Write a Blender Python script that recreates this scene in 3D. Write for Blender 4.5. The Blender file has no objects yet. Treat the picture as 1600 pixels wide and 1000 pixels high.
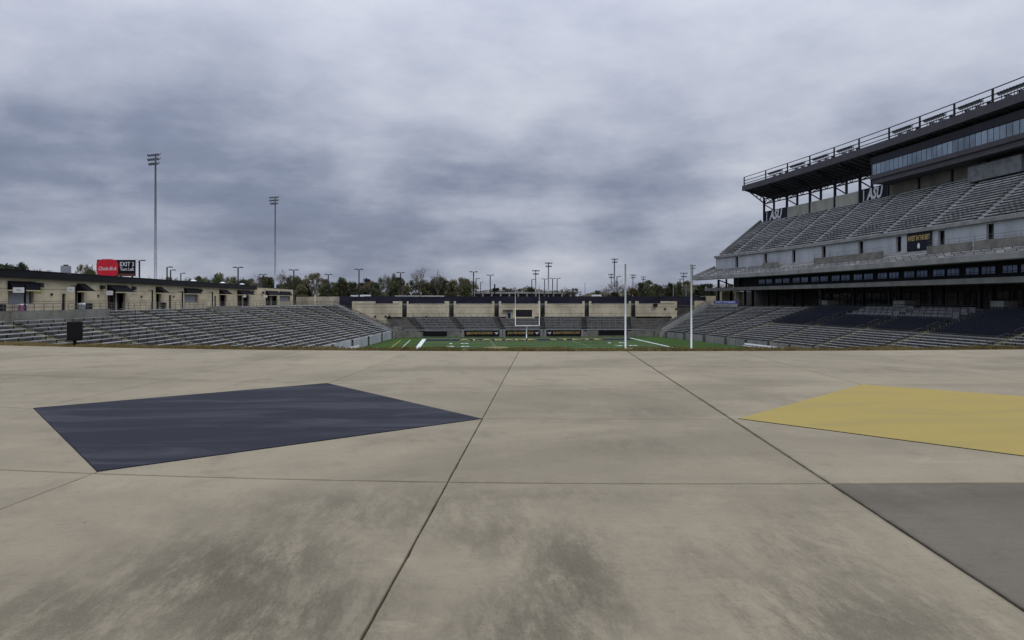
import bpy, math, random
from mathutils import Vector, Matrix
random.seed(7)
SC = bpy.context.scene
COL = SC.collection
# ------------------------------------------------------------------ camera, sky, sun, exposure
EYE = 9.26            # metres above the playing field
PLZ = 7.66            # plaza level
YAW = math.radians(4.53)
CA, SA = math.cos(YAW), math.sin(YAW)
FPX = 1135.0
HOR = 467.5
cam_d = bpy.data.cameras.new('camera'); cam = bpy.data.objects.new('camera', cam_d); COL.objects.link(cam)
cam.location = (0, 0, EYE); cam.rotation_euler = (math.radians(90), 0, -YAW)
cam_d.sensor_width = 36; cam_d.lens = 36*FPX/1600; cam_d.shift_y = -(500-HOR)/1600
cam_d.clip_start = 0.1; cam_d.clip_end = 6000
SC.camera = cam
SC.view_settings.view_transform = 'Standard'; SC.view_settings.look = 'None'
SC.view_settings.exposure = 0.0; SC.view_settings.gamma = 1.0
SC.view_settings.use_curve_mapping = False

world = bpy.data.worlds.new('World'); SC.world = world; world.use_nodes = True
def N(nt, typ, **kw):
    n = nt.nodes.new(typ)
    ins = kw.pop('ins', {})
    for k, v in kw.items(): setattr(n, k, v)
    for k, v in ins.items():
        if hasattr(v, 'is_output'): nt.links.new(v, n.inputs[k])
        else: n.inputs[k].default_value = v
    return n
def MATH(nt, op, a, b=None, c=None, clamp=False):
    n = nt.nodes.new('ShaderNodeMath'); n.operation = op; n.use_clamp = clamp
    for i, v in enumerate((a, b, c)):
        if v is None: continue
        if hasattr(v, 'is_output'): nt.links.new(v, n.inputs[i])
        else: n.inputs[i].default_value = v
    return n.outputs[0]
def MIX(nt, f, a, b, mode='MIX'):
    n = nt.nodes.new('ShaderNodeMix'); n.data_type = 'RGBA'; n.blend_type = mode
    for idx, v in ((0, f), (6, a), (7, b)):
        if hasattr(v, 'is_output'): nt.links.new(v, n.inputs[idx])
        else: n.inputs[idx].default_value = (v if idx == 0 else (*v[:3], 1))
    return n.outputs[2]
def SMOOTH(nt, v, a, b, lo=0.0, hi=1.0):
    n = nt.nodes.new('ShaderNodeMapRange'); n.interpolation_type = 'SMOOTHSTEP'
    nt.links.new(v, n.inputs[0])
    n.inputs[1].default_value = a; n.inputs[2].default_value = b; n.inputs[3].default_value = lo; n.inputs[4].default_value = hi
    return n.outputs[0]
def build_world():
    nt = world.node_tree; nt.nodes.clear()
    out = N(nt, 'ShaderNodeOutputWorld')
    tc = N(nt, 'ShaderNodeTexCoord')
    sep = N(nt, 'ShaderNodeSeparateXYZ', ins={0: tc.outputs['Generated']})
    z = MATH(nt, 'MAXIMUM', sep.outputs[2], 0.0)
    def noise(scale, detail, rough, loc, sz, dist=0.0, rot=0.0):
        mp = N(nt, 'ShaderNodeMapping', ins={'Vector': tc.outputs['Generated'], 'Location': loc, 'Scale': (1, 1, sz), 'Rotation': (rot, rot*.6, 0)})
        return MATH(nt, 'SUBTRACT', N(nt, 'ShaderNodeTexNoise', ins={'Vector': mp.outputs[0], 'Scale': scale, 'Detail': detail, 'Roughness': rough, 'Distortion': dist}).outputs[0], 0.5)
    n1 = noise(2.1, 3, .45, (3.3, 1.7, 0.2), 1.9, .15)            # broad banks
    n2 = noise(5.2, 6, .52, (9.4, 4.2, 0.6), 1.8, .1)            # lumps
    n3 = noise(12., 8, .62, (1.4, 5.2, 0.1), 2.4, .1)
    n4 = noise(5.0, 5, .50, (0.3, 0.1, 0.7), 5.5, .15)            # long rolls seen edge-on near the horizon
    hi = SMOOTH(nt, z, 0.12, 0.34, 1.0, 0.55); lo = SMOOTH(nt, z, 0.30, 0.08, 0.10, 1.0)
    s = MATH(nt, 'MULTIPLY', n1, .60)
    s = MATH(nt, 'ADD', s, MATH(nt, 'MULTIPLY', n2, .42)); s = MATH(nt, 'ADD', s, MATH(nt, 'MULTIPLY', n3, .20))
    s = MATH(nt, 'MULTIPLY', s, hi)
    s = MATH(nt, 'ADD', s, MATH(nt, 'MULTIPLY', MATH(nt, 'MULTIPLY', n4, .36), lo))
    s = MATH(nt, 'ADD', s, 0.665)
    band = MATH(nt, 'MULTIPLY', SMOOTH(nt, z, 0.05, 0.11), SMOOTH(nt, z, 0.26, 0.14))
    left = SMOOTH(nt, sep.outputs[0], 0.45, -0.40, 0.35, 1.0)
    s = MATH(nt, 'SUBTRACT', s, MATH(nt, 'MULTIPLY', MATH(nt, 'MULTIPLY', band, left), 0.06))
    ramp = N(nt, 'ShaderNodeValToRGB', ins={0: s})
    cr = ramp.color_ramp
    cr.elements[0].position = 0.38; cr.elements[0].color = (0.185, 0.215, 0.300, 1)
    cr.elements[1].position = 0.80; cr.elements[1].color = (0.68, 0.71, 0.77, 1)
    for p, c in ((0.48, (0.245, 0.28, 0.38)), (0.56, (0.35, 0.385, 0.485)), (0.64, (0.465, 0.497, 0.595))):
        e = cr.elements.new(p); e.color = (*c, 1)
    sky = N(nt, 'ShaderNodeTexSky', sky_type='NISHITA', sun_disc=False)
    sky.sun_elevation = math.radians(48); sky.sun_rotation = math.radians(150)
    skyc = MIX(nt, 1.0, sky.outputs[0], (0.06, 0.06, 0.06), 'MULTIPLY')
    # overcast luminance: brighter towards the zenith
    g = MATH(nt, 'ADD', 0.90, MATH(nt, 'MULTIPLY', SMOOTH(nt, z, 0.02, 1.0), 1.25))
    cl = N(nt, 'ShaderNodeVectorMath', operation='SCALE', ins={0: ramp.outputs[0]}); nt.links.new(g, cl.inputs['Scale'])
    col = MIX(nt, 0.93, skyc, cl.outputs[0])
    bg = N(nt, 'ShaderNodeBackground', ins={'Color': col, 'Strength': 1.0})
    nt.links.new(bg.outputs[0], out.inputs[0])
build_world()
sun_d = bpy.data.lights.new('sun', 'SUN'); sun_d.energy = 0.75; sun_d.angle = math.radians(25); sun_d.color = (1, 0.96, 0.9)
sun = bpy.data.objects.new('sun', sun_d); COL.objects.link(sun)
sun.rotation_euler = Vector((0.45, -0.75, 1.0)).to_track_quat('Z', 'Y').to_euler()

# ------------------------------------------------------------------ helpers
def at(px, py=None, d=None):
    """point at depth d seen at pixel (px, py) of the 1600x1000 photograph"""
    k = (px-800)/FPX
    x, y = d*(k*CA+SA), d*(CA-k*SA)
    return Vector((x, y, EYE - (py-HOR)/FPX*d if py is not None else 0))
def Yat(px, X):
    k = (px-800)/FPX
    return X/(k*CA+SA)*(CA-k*SA)
def depth(X, Y): return X*SA+Y*CA
def cg(cx, d, z=PLZ): return Vector((cx*CA+d*SA, d*CA-cx*SA, z))

class MB:
    def __init__(s): s.v = []; s.f = []; s.m = []
    def poly(s, pts, m=0):
        i = len(s.v); s.v += [tuple(p) for p in pts]; s.f.append(tuple(range(i, i+len(pts)))); s.m.append(m)
    def hexa(s, b, t, m=0):
        """solid from bottom loop b and top loop t (same count, ccw from above)"""
        n = len(b); i = len(s.v); s.v += [tuple(p) for p in b]+[tuple(p) for p in t]
        s.f.append(tuple(i+k for k in reversed(range(n)))); s.f.append(tuple(i+n+k for k in range(n))); s.m += [m, m]
        for k in range(n):
            k2 = (k+1) % n; s.f.append((i+k, i+k2, i+n+k2, i+n+k)); s.m.append(m)
    def box(s, x0, x1, y0, y1, z0, z1, m=0):
        s.hexa([(x0,y0,z0),(x1,y0,z0),(x1,y1,z0),(x0,y1,z0)], [(x0,y0,z1),(x1,y0,z1),(x1,y1,z1),(x0,y1,z1)], m)
    def beam(s, a, b, w, h=None, m=0):
        """rectangular bar from a to b; w sideways, h in the upright direction"""
        a = Vector(a); b = Vector(b); h = h or w
        t = (b-a).normalized(); up = Vector((0,0,1)) if abs(t.z) < .95 else Vector((0,1,0))
        sd = t.cross(up).normalized()*w/2; u2 = sd.cross(t).normalized()*h/2
        q = [(-1,-1),(1,-1),(1,1),(-1,1)]
        i = len(s.v)
        for p in (a, b): s.v += [tuple(p+sd*x+u2*y) for x, y in q]
        s.f += [(i,i+1,i+2,i+3),(i+7,i+6,i+5,i+4)]+[(i+k,i+4+k,i+4+(k+1)%4,i+(k+1)%4) for k in range(4)]; s.m += [m]*6
    def tube(s, pts, r, n=6, m=0, r1=None):
        pts = [Vector(p) for p in pts]; i = len(s.v); L = len(pts)
        for j, p in enumerate(pts):
            t = (pts[min(j+1,L-1)]-pts[max(j-1,0)]).normalized(); up = Vector((0,0,1)) if abs(t.z) < .9 else Vector((0,1,0))
            a = t.cross(up).normalized(); b = a.cross(t)
            rr = r if r1 is None else r+(r1-r)*j/(L-1)
            s.v += [tuple(p+a*rr*math.cos(2*math.pi*k/n)+b*rr*math.sin(2*math.pi*k/n)) for k in range(n)]
        for j in range(L-1):
            for k in range(n):
                k2 = (k+1) % n; s.f.append((i+j*n+k, i+j*n+k2, i+(j+1)*n+k2, i+(j+1)*n+k)); s.m.append(m)
        s.f.append(tuple(i+k for k in range(n))); s.f.append(tuple(i+(L-1)*n+k for k in reversed(range(n)))); s.m += [m, m]
    def mesh(s, name, mats):
        me = bpy.data.meshes.new(name); me.from_pydata(s.v, [], s.f)
        if not isinstance(mats, (list, tuple)): mats = [mats]
        for mt in mats: me.materials.append(mt)
        if len(mats) > 1: me.polygons.foreach_set('material_index', s.m)
        me.update(); return me
    def build(s, name, mats, parent=None, smooth=False, loc=None):
        me = s.mesh(name, mats)
        if smooth: me.polygons.foreach_set('use_smooth', [True]*len(me.polygons))
        return link(name, me, parent, loc)
def link(name, data, parent=None, loc=None):
    o = bpy.data.objects.new(name, data); COL.objects.link(o)
    if parent: o.parent = parent
    if loc is not None: o.location = loc
    return o
def tag(o, label, cat, group=None, kind=None):
    if label: o['label'] = label
    if cat: o['category'] = cat
    if group: o['group'] = group
    if kind: o['kind'] = kind
    return o
def thing(name, label, cat, loc=(0,0,0), rz=0, group=None):
    o = bpy.data.objects.new(name, None); COL.objects.link(o); o.empty_display_size = .2
    o.location = loc; o.rotation_euler = (0,0,rz); return tag(o, label, cat, group)
def structure(o): o['kind'] = 'structure'; return o
def stuff(o): o['kind'] = 'stuff'; return o
KIDS = {}
def kids(o):
    return [c for c in o.children]
def copy_tree(o, parent=None):
    c = o.copy(); COL.objects.link(c)
    if parent: c.parent = parent
    for ch in kids(o): copy_tree(ch, c)
    return c
def text(name, s, size, mat, loc, rot, parent=None, extr=.01, sx=1.0, bold=0.0, shear=0.0):
    cu = bpy.data.curves.new(name, 'FONT'); cu.body = s; cu.size = size; cu.extrude = extr; cu.align_x = 'CENTER'; cu.align_y = 'CENTER'
    cu.offset = bold; cu.resolution_u = 2; cu.shear = shear
    tmp = bpy.data.objects.new('tmp', cu); COL.objects.link(tmp)
    dg = bpy.context.evaluated_depsgraph_get(); me = bpy.data.meshes.new_from_object(tmp.evaluated_get(dg))
    bpy.data.objects.remove(tmp); me.materials.clear(); me.materials.append(mat)
    o = link(name, me, parent, loc); o.rotation_euler = rot; o.scale = (sx, 1, 1); return o
RY = (math.radians(90), 0, 0)                       # faces -Y
RX = (math.radians(90), 0, math.radians(-90))       # faces -X
RXP = (math.radians(90), 0, math.radians(90))       # faces +X

# ------------------------------------------------------------------ materials
def mat(name, c, rough=.8, var=.15, scale=1.0, bump=0.0, metal=0.0, c2=None, stretch=(1,1,1), spec=.18, rnd=0.0, fine=0.0):
    m = bpy.data.materials.new(name); m.use_nodes = True; nt = m.node_tree
    b = nt.nodes['Principled BSDF']; b.inputs['Roughness'].default_value = rough; b.inputs['Metallic'].default_value = metal
    b.inputs['Specular IOR Level'].default_value = spec
    g = N(nt, 'ShaderNodeNewGeometry')
    mp = N(nt, 'ShaderNodeMapping', ins={'Vector': g.outputs['Position'], 'Scale': stretch})
    n = N(nt, 'ShaderNodeTexNoise', ins={'Vector': mp.outputs[0], 'Scale': scale, 'Detail': 6, 'Roughness': .6}).outputs[0]
    c2 = c2 or tuple(x*.6 for x in c)
    f = SMOOTH(nt, n, .35, .7, 0, 1)
    dark = tuple(a+(b_-a)*min(1, var*2.2) for a, b_ in zip(c, c2))
    lite = tuple(min(1, x*(1+var*.5)) for x in c)
    col = MIX(nt, f, lite, dark)
    if fine:
        n2 = N(nt, 'ShaderNodeTexNoise', ins={'Vector': g.outputs['Position'], 'Scale': scale*14, 'Detail': 3}).outputs[0]
        col = MIX(nt, MATH(nt, 'MULTIPLY', SMOOTH(nt, n2, .4, .65), fine), col, tuple(x*.4 for x in c))
    if rnd:
        oi = N(nt, 'ShaderNodeObjectInfo')
        r = MATH(nt, 'ADD', 1-rnd/2, MATH(nt, 'MULTIPLY', oi.outputs['Random'], rnd))
        vm = N(nt, 'ShaderNodeVectorMath', operation='SCALE', ins={0: col}); nt.links.new(r, vm.inputs['Scale']); col = vm.outputs[0]
    nt.links.new(col, b.inputs['Base Color'])
    if bump:
        bn = N(nt, 'ShaderNodeBump', ins={'Strength': bump, 'Distance': .03, 'Height': N(nt, 'ShaderNodeTexNoise', ins={'Vector': g.outputs['Position'], 'Scale': scale*6, 'Detail': 5}).outputs[0]})
        nt.links.new(bn.outputs[0], b.inputs['Normal'])
    return m
M = dict(
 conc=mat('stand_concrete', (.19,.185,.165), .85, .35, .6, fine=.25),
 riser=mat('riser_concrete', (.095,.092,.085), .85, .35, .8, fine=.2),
 wallconc=mat('pale_wall_concrete', (.25,.25,.245), .8, .25, .35, stretch=(1,1,.5), fine=.15),
 parapet=mat('parapet_concrete', (.36,.355,.31), .85, .25, .5, stretch=(1,1,.5), fine=.15),
 boxwall=mat('loge_box_wall', (.14,.148,.16), .8, .3, 1),
 darkwall=mat('dim_wall_concrete', (.16,.15,.13), .85, .3, .4),
 tan=mat('tan_block', (.56,.49,.345), .9, .22, .35, stretch=(1,1,2.2), fine=.18),
 tan2=mat('tan_block_weathered', (.50,.445,.335), .9, .32, .3, stretch=(1,1,.6), fine=.25),
 joint=mat('joint_shadow_paint', (.12,.105,.08), .9, .1),
 alum=mat('bench_aluminium', (.40,.41,.425), .5, .4, 1.2, metal=.15, rnd=.45),
 navyseat=mat('navy_plastic', (.014,.017,.030), .5, .2, 2, spec=.12, rnd=.3),
 yellow=mat('yellow_nosing_paint', (.37,.34,.14), .8, .5, 2, c2=(.15,.145,.10)),
 steel=mat('dark_painted_steel', (.022,.022,.03), .5, .2, 2, spec=.12),
 fascia=mat('roof_fascia_metal', (.068,.063,.074), .55, .15, .5),
 soffit=mat('roof_soffit_metal', (.05,.05,.055), .6, .3, .5),
 galv=mat('galvanised_steel', (.30,.32,.36), .45, .2, 1, metal=.3),
 rail=mat('grey_handrail', (.12,.12,.125), .5, .2, 2, metal=.3),
 black=mat('black_paint', (.008,.008,.01), .55, .15, 1, spec=.12),
 awn=mat('black_awning_canvas', (.006,.006,.009), .85, .2, 1, spec=.12),
 roofblk=mat('black_metal_eaves', (.007,.007,.009), .5, .15, .5, spec=.12),
 white=mat('white_paint', (.84,.85,.86), .45, .08, 2),
 whitewall=mat('white_painted_wall', (.38,.40,.43), .7, .18, .3, stretch=(1,1,.4)),
 navy=mat('navy_banner_vinyl', (.008,.009,.018), .5, .15, 1, spec=.12),
 gold=mat('gold_print', (.42,.30,.12), .6, .1, 1),
 print=mat('white_print', (.62,.63,.66), .6, .1, 1),
 blueb=mat('blue_banner_vinyl', (.02,.035,.30), .5, .1, 1),
 red=mat('red_billboard_print', (.55,.02,.04), .5, .1, 1),
 brown=mat('brown_billboard_strip', (.13,.045,.03), .5, .2, 1),
 door=mat('brown_door', (.075,.05,.035), .6, .3, 2),
 shutter=mat('grey_roller_shutter', (.26,.28,.32), .5, .15, 2, metal=.2, stretch=(1,1,8)),
 glass=mat('dark_glass', (.012,.014,.02), .12, .2, .4, spec=.6),
 yellowsign=mat('yellow_sign', (.35,.32,.02), .6, .1, 2),
 pink=mat('pink_cooler', (.45,.18,.30), .6, .1, 2),
 screen=mat('black_fence_screen', (.012,.012,.022), .8, .5, .35, spec=.12, c2=(.03,.03,.045), stretch=(.4,.4,1)),
 asphalt=mat('asphalt', (.055,.055,.055), .9, .3, .2),
 bark=mat('grey_bark', (.11,.095,.08), .9, .3, 2),
 twig=mat('bare_twigs', (.17,.145,.125), .9, .3, 2),
 leafdk=mat('evergreen_leaves', (.048,.058,.030), .8, .5, .35, c2=(.026,.034,.018), rnd=.4),
 leafol=mat('olive_leaves', (.115,.105,.052), .8, .5, .35, c2=(.065,.06,.032), rnd=.4),
 leafgr=mat('green_leaves', (.080,.096,.042), .8, .5, .35, c2=(.045,.056,.026), rnd=.4),
 van=mat('white_vehicle_paint', (.75,.76,.78), .3, .05, 1),
 dirt=mat('berm_soil', (.10,.075,.045), .95, .3, 1),
 trash=mat('trash_bin_plastic', (.02,.02,.022), .5, .2, 2),
)
def glass_window(name, c, metal=.55, rough=.12):
    m = mat(name, c, rough, .35, .25, metal=metal, spec=.8, rnd=.5); return m
M['pressglass'] = glass_window('press_box_glass', (.20,.25,.30), .85, .1)
M['clubglass'] = glass_window('blue_club_glass', (.06,.09,.16), .7, .15)

def concrete_mat(name, base, dark, stains=True):
    m = bpy.data.materials.new(name); m.use_nodes = True; nt = m.node_tree; b = nt.nodes['Principled BSDF']
    g = N(nt, 'ShaderNodeNewGeometry'); P = g.outputs['Position']
    def noise(sc, det=6, ro=.6, loc=(0,0,0), st=(1,1,1), dist=0):
        mp = N(nt, 'ShaderNodeMapping', ins={'Vector': P, 'Location': loc, 'Scale': st, 'Rotation': (0,0,YAW)})
        return N(nt, 'ShaderNodeTexNoise', ins={'Vector': mp.outputs[0], 'Scale': sc, 'Detail': det, 'Roughness': ro, 'Distortion': dist}).outputs[0]
    oi = N(nt, 'ShaderNodeObjectInfo').outputs['Random']
    big = noise(.28, 5, .6, (4,2,0), (.7,1.2,1), .6)
    mid = noise(1.3, 8, .70, (1,9,0), (1.1,.8,1), .2)
    fine = noise(22, 5, .7)
    speck = noise(95, 3, .6)
    streak = noise(6, 4, .6, (3,3,0), (.22,3.5,1))
    col = MIX(nt, SMOOTH(nt, big, .38, .66), base, tuple(a*.76 for a in base))
    col = MIX(nt, MATH(nt, 'MULTIPLY', SMOOTH(nt, mid, .48, .72), .55), col, dark)
    col = MIX(nt, MATH(nt, 'MULTIPLY', SMOOTH(nt, mid, .44, .30), .25), col, tuple(min(1,a*1.35) for a in base))
    col = MIX(nt, MATH(nt, 'MULTIPLY', SMOOTH(nt, streak, .5, .75), .22), col, tuple(a*.62 for a in base))
    col = MIX(nt, MATH(nt, 'MULTIPLY', SMOOTH(nt, fine, .50, .72), .32), col, tuple(a*.5 for a in base))
    col = MIX(nt, MATH(nt, 'MULTIPLY', SMOOTH(nt, speck, .55, .72), .38), col, tuple(a*.45 for a in base))
    if stains:
        stm = N(nt, 'ShaderNodeMapping', ins={'Vector': P, 'Rotation': (0,0,.35), 'Scale': (2.4,.7,1), 'Location': (7,1,0)})
        st = N(nt, 'ShaderNodeTexNoise', ins={'Vector': stm.outputs[0], 'Scale': 2.4, 'Detail': 10, 'Roughness': .82, 'Distortion': .15}).outputs[0]
        tot = None
        for cx, d, rx, rd, amt in ((-1.65,4.2,1.0,1.2,1),(-1.2,3.6,.8,.9,1),(-2.2,3.7,.9,.8,.8),(.34,4.2,.42,1.3,.95),(.10,3.5,.5,.8,.9),(-1.0,5.5,1.7,.9,.6),(1.7,3.6,1.0,.9,.8),(1.9,4.6,.7,.9,.6),(-.1,5.0,.6,.8,.6),
                                   (1.3,4.6,.7,.5,.4),(-3.4,3.6,.9,.7,.5),(.5,5.9,.9,.35,.4),(2.2,5.3,.6,.9,.4),(1.3,7.9,.8,.6,.35),(2.0,10.4,1.0,.8,.35),(4.6,11.6,1.6,.9,.35),(-.2,16,2.2,1.2,.25),(9,16,3,1.3,.3),(-11,15,3.2,1.5,.25)):
            w = cg(cx, d)
            mp = N(nt, 'ShaderNodeMapping', vector_type='TEXTURE', ins={'Vector': P, 'Location': (w.x, w.y, PLZ), 'Rotation': (0,0,-YAW), 'Scale': (rx, rd, 50)})
            ln = N(nt, 'ShaderNodeVectorMath', operation='LENGTH', ins={0: mp.outputs[0]}).outputs['Value']
            s = MATH(nt, 'MULTIPLY', SMOOTH(nt, ln, 1.35, .1), amt*.85)
            tot = s if tot is None else MATH(nt, 'MAXIMUM', tot, s)
        msk = MATH(nt, 'MULTIPLY', tot, SMOOTH(nt, MATH(nt, 'ADD', st, MATH(nt,'MULTIPLY',tot,.12)), .40, .66))
        grit = noise(85, 4, .7, (2,2,0))
        msk2 = MATH(nt, 'MULTIPLY', msk, SMOOTH(nt, grit, .38, .62, .72, 1.0))
        col = MIX(nt, msk2, col, tuple(a*.27 for a in base))
    vo = N(nt, 'ShaderNodeTexVoronoi', feature='F1', ins={'Vector': P, 'Scale': 1.6})
    vs = N(nt, 'ShaderNodeSeparateXYZ', ins={0: vo.outputs['Color']})
    spot = MATH(nt, 'MULTIPLY', MATH(nt, 'LESS_THAN', vo.outputs['Distance'], MATH(nt, 'MULTIPLY', vs.outputs[1], .032)), MATH(nt, 'GREATER_THAN', vs.outputs[0], .62))
    col = MIX(nt, MATH(nt, 'MULTIPLY', spot, .6), col, tuple(a*.3 for a in base))
    pale = noise(.9, 7, .7, (8,3,0), (1,2.2,1))
    col = MIX(nt, MATH(nt, 'MULTIPLY', SMOOTH(nt, pale, .60, .75), .4), col, tuple(min(1,a*1.3) for a in base))
    # dirt held along the two long joints, broken up by noise
    jn = noise(2.5, 5, .7, (6,6,0))
    for a0, w, amt in ((-.875,.018,.4),(2.45,.05,.65)):
        p0 = cg(a0, 0)
        mp = N(nt, 'ShaderNodeMapping', vector_type='TEXTURE', ins={'Vector': P, 'Location': (p0.x, p0.y, PLZ), 'Rotation': (0,0,-YAW-math.atan(.049)), 'Scale': (1,1,1)})
        sx = N(nt, 'ShaderNodeSeparateXYZ', ins={0: mp.outputs[0]}).outputs[0]
        k = MATH(nt, 'MULTIPLY', SMOOTH(nt, MATH(nt, 'ABSOLUTE', sx), w, .0), MATH(nt, 'MULTIPLY', SMOOTH(nt, jn, .35, .6, .35, 1), amt))
        col = MIX(nt, k, col, tuple(a*.28 for a in base))
    r = MATH(nt, 'ADD', .955, MATH(nt, 'MULTIPLY', oi, .09))
    vm = N(nt, 'ShaderNodeVectorMath', operation='SCALE', ins={0: col}); nt.links.new(r, vm.inputs['Scale'])
    nt.links.new(vm.outputs[0], b.inputs['Base Color'])
    b.inputs['Roughness'].default_value = .82; b.inputs['Specular IOR Level'].default_value = .08
    h = MATH(nt, 'ADD', MATH(nt, 'MULTIPLY', fine, .6), MATH(nt, 'MULTIPLY', speck, .5))
    bn = N(nt, 'ShaderNodeBump', ins={'Strength': .35, 'Distance': .008, 'Height': h}); nt.links.new(bn.outputs[0], b.inputs['Normal'])
    return m
M['plaza'] = concrete_mat('plaza_concrete', (.335,.291,.210), (.200,.173,.127))
M['plazadark'] = concrete_mat('weathered_plaza_concrete', (.180,.160,.124), (.100,.088,.068), True)
def paint_mat(name, base, worn, amt):
    m = bpy.data.materials.new(name); m.use_nodes = True; nt = m.node_tree; b = nt.nodes['Principled BSDF']
    g = N(nt, 'ShaderNodeNewGeometry'); P = g.outputs['Position']
    mp = N(nt, 'ShaderNodeMapping', ins={'Vector': P, 'Scale': (.45,1.7,1), 'Rotation': (0,0,YAW)})
    n = N(nt, 'ShaderNodeTexNoise', ins={'Vector': mp.outputs[0], 'Scale': .9, 'Detail': 8, 'Roughness': .62, 'Distortion': .8}).outputs[0]
    n2 = N(nt, 'ShaderNodeTexNoise', ins={'Vector': P, 'Scale': 30, 'Detail': 4, 'Roughness': .7}).outputs[0]
    col = MIX(nt, MATH(nt, 'MULTIPLY', SMOOTH(nt, n, .42, .72), amt), base, worn)
    col = MIX(nt, MATH(nt, 'MULTIPLY', SMOOTH(nt, n2, .5, .75), .3), col, tuple(x*.6 for x in base))
    nt.links.new(col, b.inputs['Base Color']); b.inputs['Roughness'].default_value = .8; b.inputs['Specular IOR Level'].default_value = .2
    bn = N(nt, 'ShaderNodeBump', ins={'Strength': .3, 'Distance': .006, 'Height': n2}); nt.links.new(bn.outputs[0], b.inputs['Normal'])
    return m
M['navypaint'] = paint_mat('navy_floor_paint', (.016,.018,.028), (.056,.059,.070), .9)
M['goldpaint'] = paint_mat('yellow_floor_paint', (.375,.290,.085), (.31,.25,.095), .7)
def grass_mat(name, a, b_, sc=40):
    m = bpy.data.materials.new(name); m.use_nodes = True; nt = m.node_tree; b = nt.nodes['Principled BSDF']
    g = N(nt, 'ShaderNodeNewGeometry')
    n = N(nt, 'ShaderNodeTexNoise', ins={'Vector': g.outputs['Position'], 'Scale': sc, 'Detail': 3}).outputs[0]
    n2 = N(nt, 'ShaderNodeTexNoise', ins={'Vector': g.outputs['Position'], 'Scale': .15, 'Detail': 5}).outputs[0]
    f = MATH(nt, 'ADD', MATH(nt, 'MULTIPLY', n, .5), MATH(nt, 'MULTIPLY', n2, .5))
    nt.links.new(MIX(nt, SMOOTH(nt, f, .38, .62), a, b_), b.inputs['Base Color']); b.inputs['Roughness'].default_value = .95; b.inputs['Specular IOR Level'].default_value = .03
    return m
M['turf'] = grass_mat('green_turf', (.060,.104,.030), (.044,.080,.024), 8)
M['drygrass'] = grass_mat('dry_winter_grass', (.24,.19,.085), (.085,.065,.025), 5)
M['lawn'] = grass_mat('outer_lawn', (.10,.10,.045), (.06,.065,.03), 2)
M['fieldwhite'] = mat('field_white_paint', (.72,.78,.74), .8, .2, 2)
M['fieldblack'] = mat('field_black_paint', (.012,.016,.020), .9, .3, 1)
M['fieldgold'] = mat('field_gold_paint', (.50,.40,.10), .8, .15, 1)
M['fieldtan'] = mat('field_tan_paint', (.20,.19,.08), .8, .3, 1)

# ------------------------------------------------------------------ ground, bowl floor, berm
HX0, HX1, HY0, HY1 = -47.0, 84.0, 21.0, 187.0
g = MB(); G = 7.60; B_ = 2600
g.poly([(-B_,-B_,G),(B_,-B_,G),(B_,HY0,G),(-B_,HY0,G)]); g.poly([(-B_,HY1,G),(B_,HY1,G),(B_,B_,G),(-B_,B_,G)])
g.poly([(-B_,HY0,G),(HX0,HY0,G),(HX0,HY1,G),(-B_,HY1,G)]); g.poly([(HX1,HY0,G),(B_,HY0,G),(B_,HY1,G),(HX1,HY1,G)])
structure(g.build('ground', M['asphalt']))
g = MB(); g.poly([(HX0,HY0,-.02),(HX1,HY0,-.02),(HX1,HY1,-.02),(HX0,HY1,-.02)])
structure(g.build('bowl_floor', M['turf'])); g = MB()
for a, b in (((HX0,HY0),(HX1,HY0)),((HX1,HY0),(HX1,HY1)),((HX1,HY1),(HX0,HY1)),((HX0,HY1),(HX0,HY0))):
    g.poly([(a[0],a[1],-.02),(b[0],b[1],-.02),(b[0],b[1],G-.01),(a[0],a[1],G-.01)])
structure(g.build('bowl_retaining_wall', M['riser']))
XC, XL, XR, YN, YF = 17.06, -7.32, 41.44, 59.8, 169.9
def sheet(name, pts, z, mt, kind=True, parent=None):
    s = MB()
    for p in pts: s.poly([(x, y, z) for x, y in p])
    o = s.build(name, mt, parent)
    if not parent: structure(o)
    return o
def rc(x0, x1, y0, y1): return [(x0,y0),(x1,y0),(x1,y1),(x0,y1)]
field = sheet('playing_field', [[(-18,48),(60,48),(60,120),(53,176),(-13,176),(-18,120)]], .004, M['turf'])
sheet('end_zone_paint', [rc(XL+.85,XR-.1,YF-9.14,YF-.1), rc(XL+.1,XR-.1,YN+.1,YN+9.14)], .012, M['fieldblack'], parent=field)
wl = [rc(XL-.1,XL+.8,YN-1.8,YF+.3), rc(XR,XR+.55,103,YF+.3), rc(XR,XR+1.8,YN,103), rc(XL,XR,YF,YF+.3), rc(XL,XR,YN-1.8,YN),
      rc(XL-2.4,XL-.1,132.2,134.4), rc(XR+.5,XR+3.4,88,128)]
wl[1] = rc(XR,XR+.55,128,YF+.3)
sheet('border_line', wl, .020, M['fieldwhite'], parent=field)
yl = []
for i in range(1, 22):
    y = YN+9.144+ (i-1)*4.572
    if y < YF-9: yl.append(rc(XL,XR,y-.05,y+.05))
    for yy in range(5): 
        y2 = y+yy*.9144
        if y2 < YF-9.2:
            for hx in (XC-9.1, XC+9.1): yl.append(rc(hx-.3,hx+.3,y2-.05,y2+.05))
yl.append(rc(-10.05,-9.91,128,166))
sheet('yard_line', yl, .016, M['fieldwhite'], parent=field)
for k in range(2):
    sheet('limit_line', [rc(-12.15-k*2.6, -12.0-k*2.6, 120, 165-k*24)], .022, M['fieldgold'], parent=field)
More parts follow.
